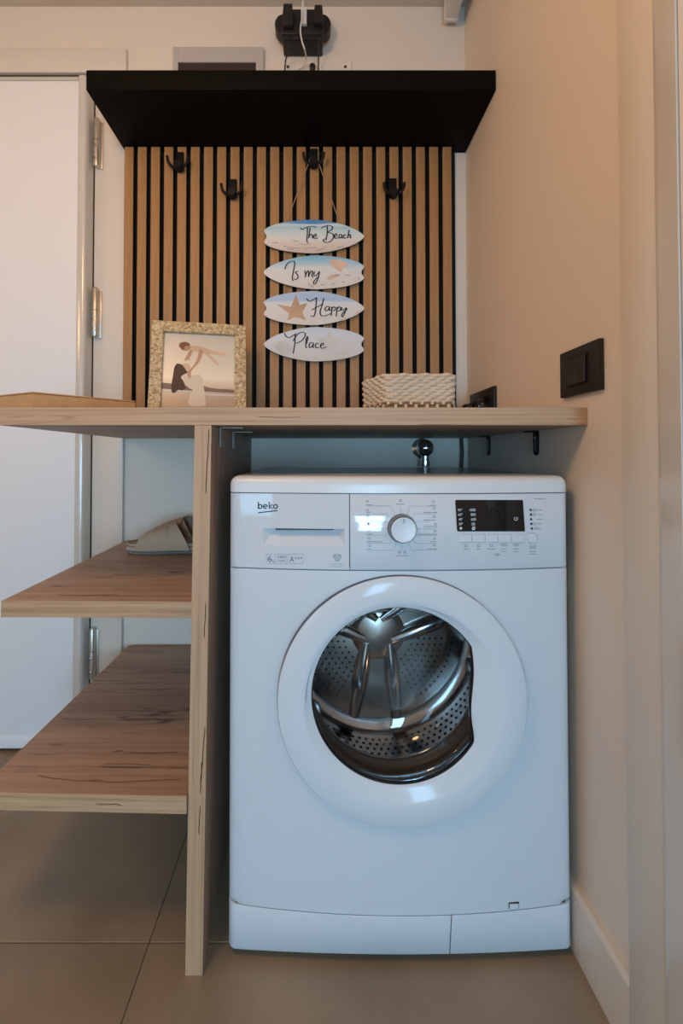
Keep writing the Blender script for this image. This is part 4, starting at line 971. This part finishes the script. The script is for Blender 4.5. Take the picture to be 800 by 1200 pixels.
shape('sea_streak', 'shell_pale', L1, [[(160, 578), (340, 580), (345, 588), (160, 588)], [(455, 600), (655, 604), (655, 612), (455, 610)]])
MB().hexa([(-.02, .006, .16), (.02, .006, .16), (.02, .009, .16), (-.02, .009, .16), (-.03, .094, .0215), (.03, .094, .0215), (.03, .098, .0225), (-.03, .098, .0225)]).build('easel_leg', 'mdf', pf_, local=True, smooth=0)

# ------------------------------------------------------------------ woven basket
bk_ = thing('woven_basket', 'pale woven straw basket with a brown lower band', 'basket', (.25, 1.15, CT1))
def basket_path(grow, n=240):
    C = [Vector((.1745, 1.085)), Vector((.3435, 1.085)), Vector((.3600, 1.20)), Vector((.1270, 1.20))]
    cen = Vector((.25, 1.142)); rad = .016
    pts = []
    for i in range(4):
        p, c, q = C[i - 1], C[i], C[(i + 1) % 4]; u = (p - c).normalized() * rad; v_ = (q - c).normalized() * rad
        for k in range(7):
            t = k / 6; pts.append(c + u * (1 - t) ** 2 + v_ * t ** 2)
    pts.append(pts[0]); L_ = [0]
    for a, b2 in zip(pts, pts[1:]): L_.append(L_[-1] + (b2 - a).length)
    out = []; j = 0
    for k in range(n):
        s_ = L_[-1] * k / n
        while L_[j + 1] < s_: j += 1
        p = pts[j].lerp(pts[j + 1], (s_ - L_[j]) / max(1e-9, L_[j + 1] - L_[j])); d = (pts[j + 1] - pts[j]).normalized(); nrm = Vector((d.y, -d.x))
        out.append((p + nrm * grow, nrm))
    return out, L_[-1]
base_path, PL = basket_path(0)
NST = 46; BH = .1255
def strand(mb, z, ph_, r_, amp, flare):
    n = len(base_path); pts = []
    for k, (p, nrm) in enumerate(base_path):
        o = amp * math.sin(math.pi * NST * k / n + ph_) + flare; dz = .0012 * math.sin(math.pi * NST * k / n * .5 + ph_ * 1.7)
        q = p + nrm * o; pts.append((q.x, q.y, z + dz))
    mb.loop(pts, r_, 6)
mb = MB(); nr = 9
for j in range(nr):
    z = CT1 + .0575 + (BH - .0575 - .004) * j / (nr - 1); strand(mb, z, math.pi * (j % 2) + .4 * (j // 3), .0050, .0030, .004 * j / nr)
mb.build('woven_wall', 'straw', bk_, smooth=60)
mb = MB()
for j in range(6): strand(mb, CT1 + .0058 + .0088 * j, math.pi * (j % 2), .0046, .0022, 0)
mb.build('brown_band', 'straw_brown', bk_, smooth=60)
mb = MB(); n = len(base_path)
for j in range(NST):
    p, nrm = base_path[int(n * (j + .5) / NST) % n]; tg = Vector((-nrm.y, nrm.x)); zc = CT1 + (.0515 if j % 2 else .0435); hh = .0042; q = p + nrm * .0058
    if j % 2 == 0 or True:
        mb.hexa([tuple(Vector((*(q + tg * a + nrm * b2), zc + c))) for c in (-hh, hh) for a, b2 in ((-.0035, -.004), (.0035, -.004), (.0035, .0012), (-.0035, .0012))])
mb.build('light_stitches', 'straw', bk_, smooth=0)
mb = MB()
inner, _ = basket_path(-.006, 80)
mb.mesh([(p.x, p.y, CT1 + .003) for p, q in inner], [tuple(range(80))]); mb.build('basket_floor', 'straw_brown', bk_, smooth=0)

# ------------------------------------------------------------------ tan wooden box at the left end
C4 = [(-.5315, .790), (-.398, .926), (-.505, 1.025), (-.640, .842)]
bx = thing('wooden_box', 'flat light wooden box lying on the left end of the counter', 'box', (-.52, .9, CT1))
zt = EYE + .1175
MB().prism(C4, 'z', CT1 + .0006, zt - .0036, .0012, 1).build('box_body', 'box_veneer', bx)
MB().prism(C4, 'z', zt - .0030, zt, .0012, 1).build('box_lid', 'box_veneer', bx)

# ------------------------------------------------------------------ slippers
def slipper(lab, loc, rz, flip):
    t = thing('slipper', lab, 'slipper', loc, (0, 0, rz), group='pair of beige slippers')
    Ls = .265
    def ol(sc):
        up = [(0, 0), (.012, .030), (.045, .046), (.09, .048), (.14, .039), (.19, .036), (.235, .034), (.258, .018), (.265, 0)]
        lo = [(.258, -.018), (.235, -.034), (.19, -.034), (.14, -.036), (.09, -.046), (.045, -.044), (.012, -.028)]
        P = smooth_path([Vector(p) for p in up + lo + [(0, 0)]], 3)[:-1]; c = Vector((.13, 0))
        return [((c + (p - c) * sc).x, (c + (p - c) * sc).y * flip) for p in P]
    so_ = MB().prism(ol(.985), 'z', 0, .008, .002, 2).build('outsole', 'slipper_outsole', t, local=True, smooth=50)
    MB().prism(ol(1.0), 'z', .0082, .0185, .0035, 3).build('midsole', 'slipper_sole', t, local=True, smooth=50)
    MB().prism(ol(.95), 'z', .0187, .0235, .002, 2).build('footbed', 'slipper_fabric', t, local=True, smooth=50)
    MB().loop([(x, y, .0240) for x, y in ol(.965)], .0028, 6).build('piping', 'slipper_sole', t, local=True, smooth=60)
    # two broad straps crossing over the instep; front edges low, rear edges higher
    for n_, (xa, xb, hgt, thk) in enumerate(((.082, .120, .046, .0035), (.138, .080, .051, .0035))):
        rs = []; wid = .086
        for k in range(19):
            u = k / 18; a = math.pi * u; y = -.0485 * math.cos(a); z = .012 + hgt * math.sin(a) ** .7; x = xa + (xb - xa) * u; wd = wid * (1 - .38 * math.sin(a))
            nrm = Vector((0, -math.cos(a), math.sin(a) + .25)).normalized(); ring = []
            for j in range(5): q = Vector((x - .5 * wid * (1 - .2 * math.sin(a)) + j / 4 * wid * (1 - .38 * math.sin(a)), y * flip, z + .018 * (j / 4) * math.sin(a))); ring.append(q)
            nn = Vector((0, nrm.y * flip, nrm.z)) * thk
            ring += [ring[j] - nn for j in (4, 3, 2, 1, 0)]
            rs.append(ring)
        MB().rings(rs, True, True).build('strap', 'slipper_fabric', t, local=True, smooth=50)
    return t
slipper('beige cross strap slipper on the middle shelf, nearer the front', (-.512, 1.145, ZM + .0006), math.radians(1), 1)
slipper('beige cross strap slipper on the middle shelf, nearer the wall', (-.512, 1.245, ZM + .0006), 0, -1)

# prints made of many marks too small to pick apart
for o in bpy.data.objects:
    if o.name.split('.')[0] in ('programme_captions', 'programme_lines', 'button_captions', 'display_icons', 'sand_marks', 'emblem_caption', 'shell_print', 'unlit_segments', 'badge_text', 'badge_outlines', 'lettering', 'sea_streak', 'light_stitches', 'emblem_lines'):
        o['kind'] = 'stuff'
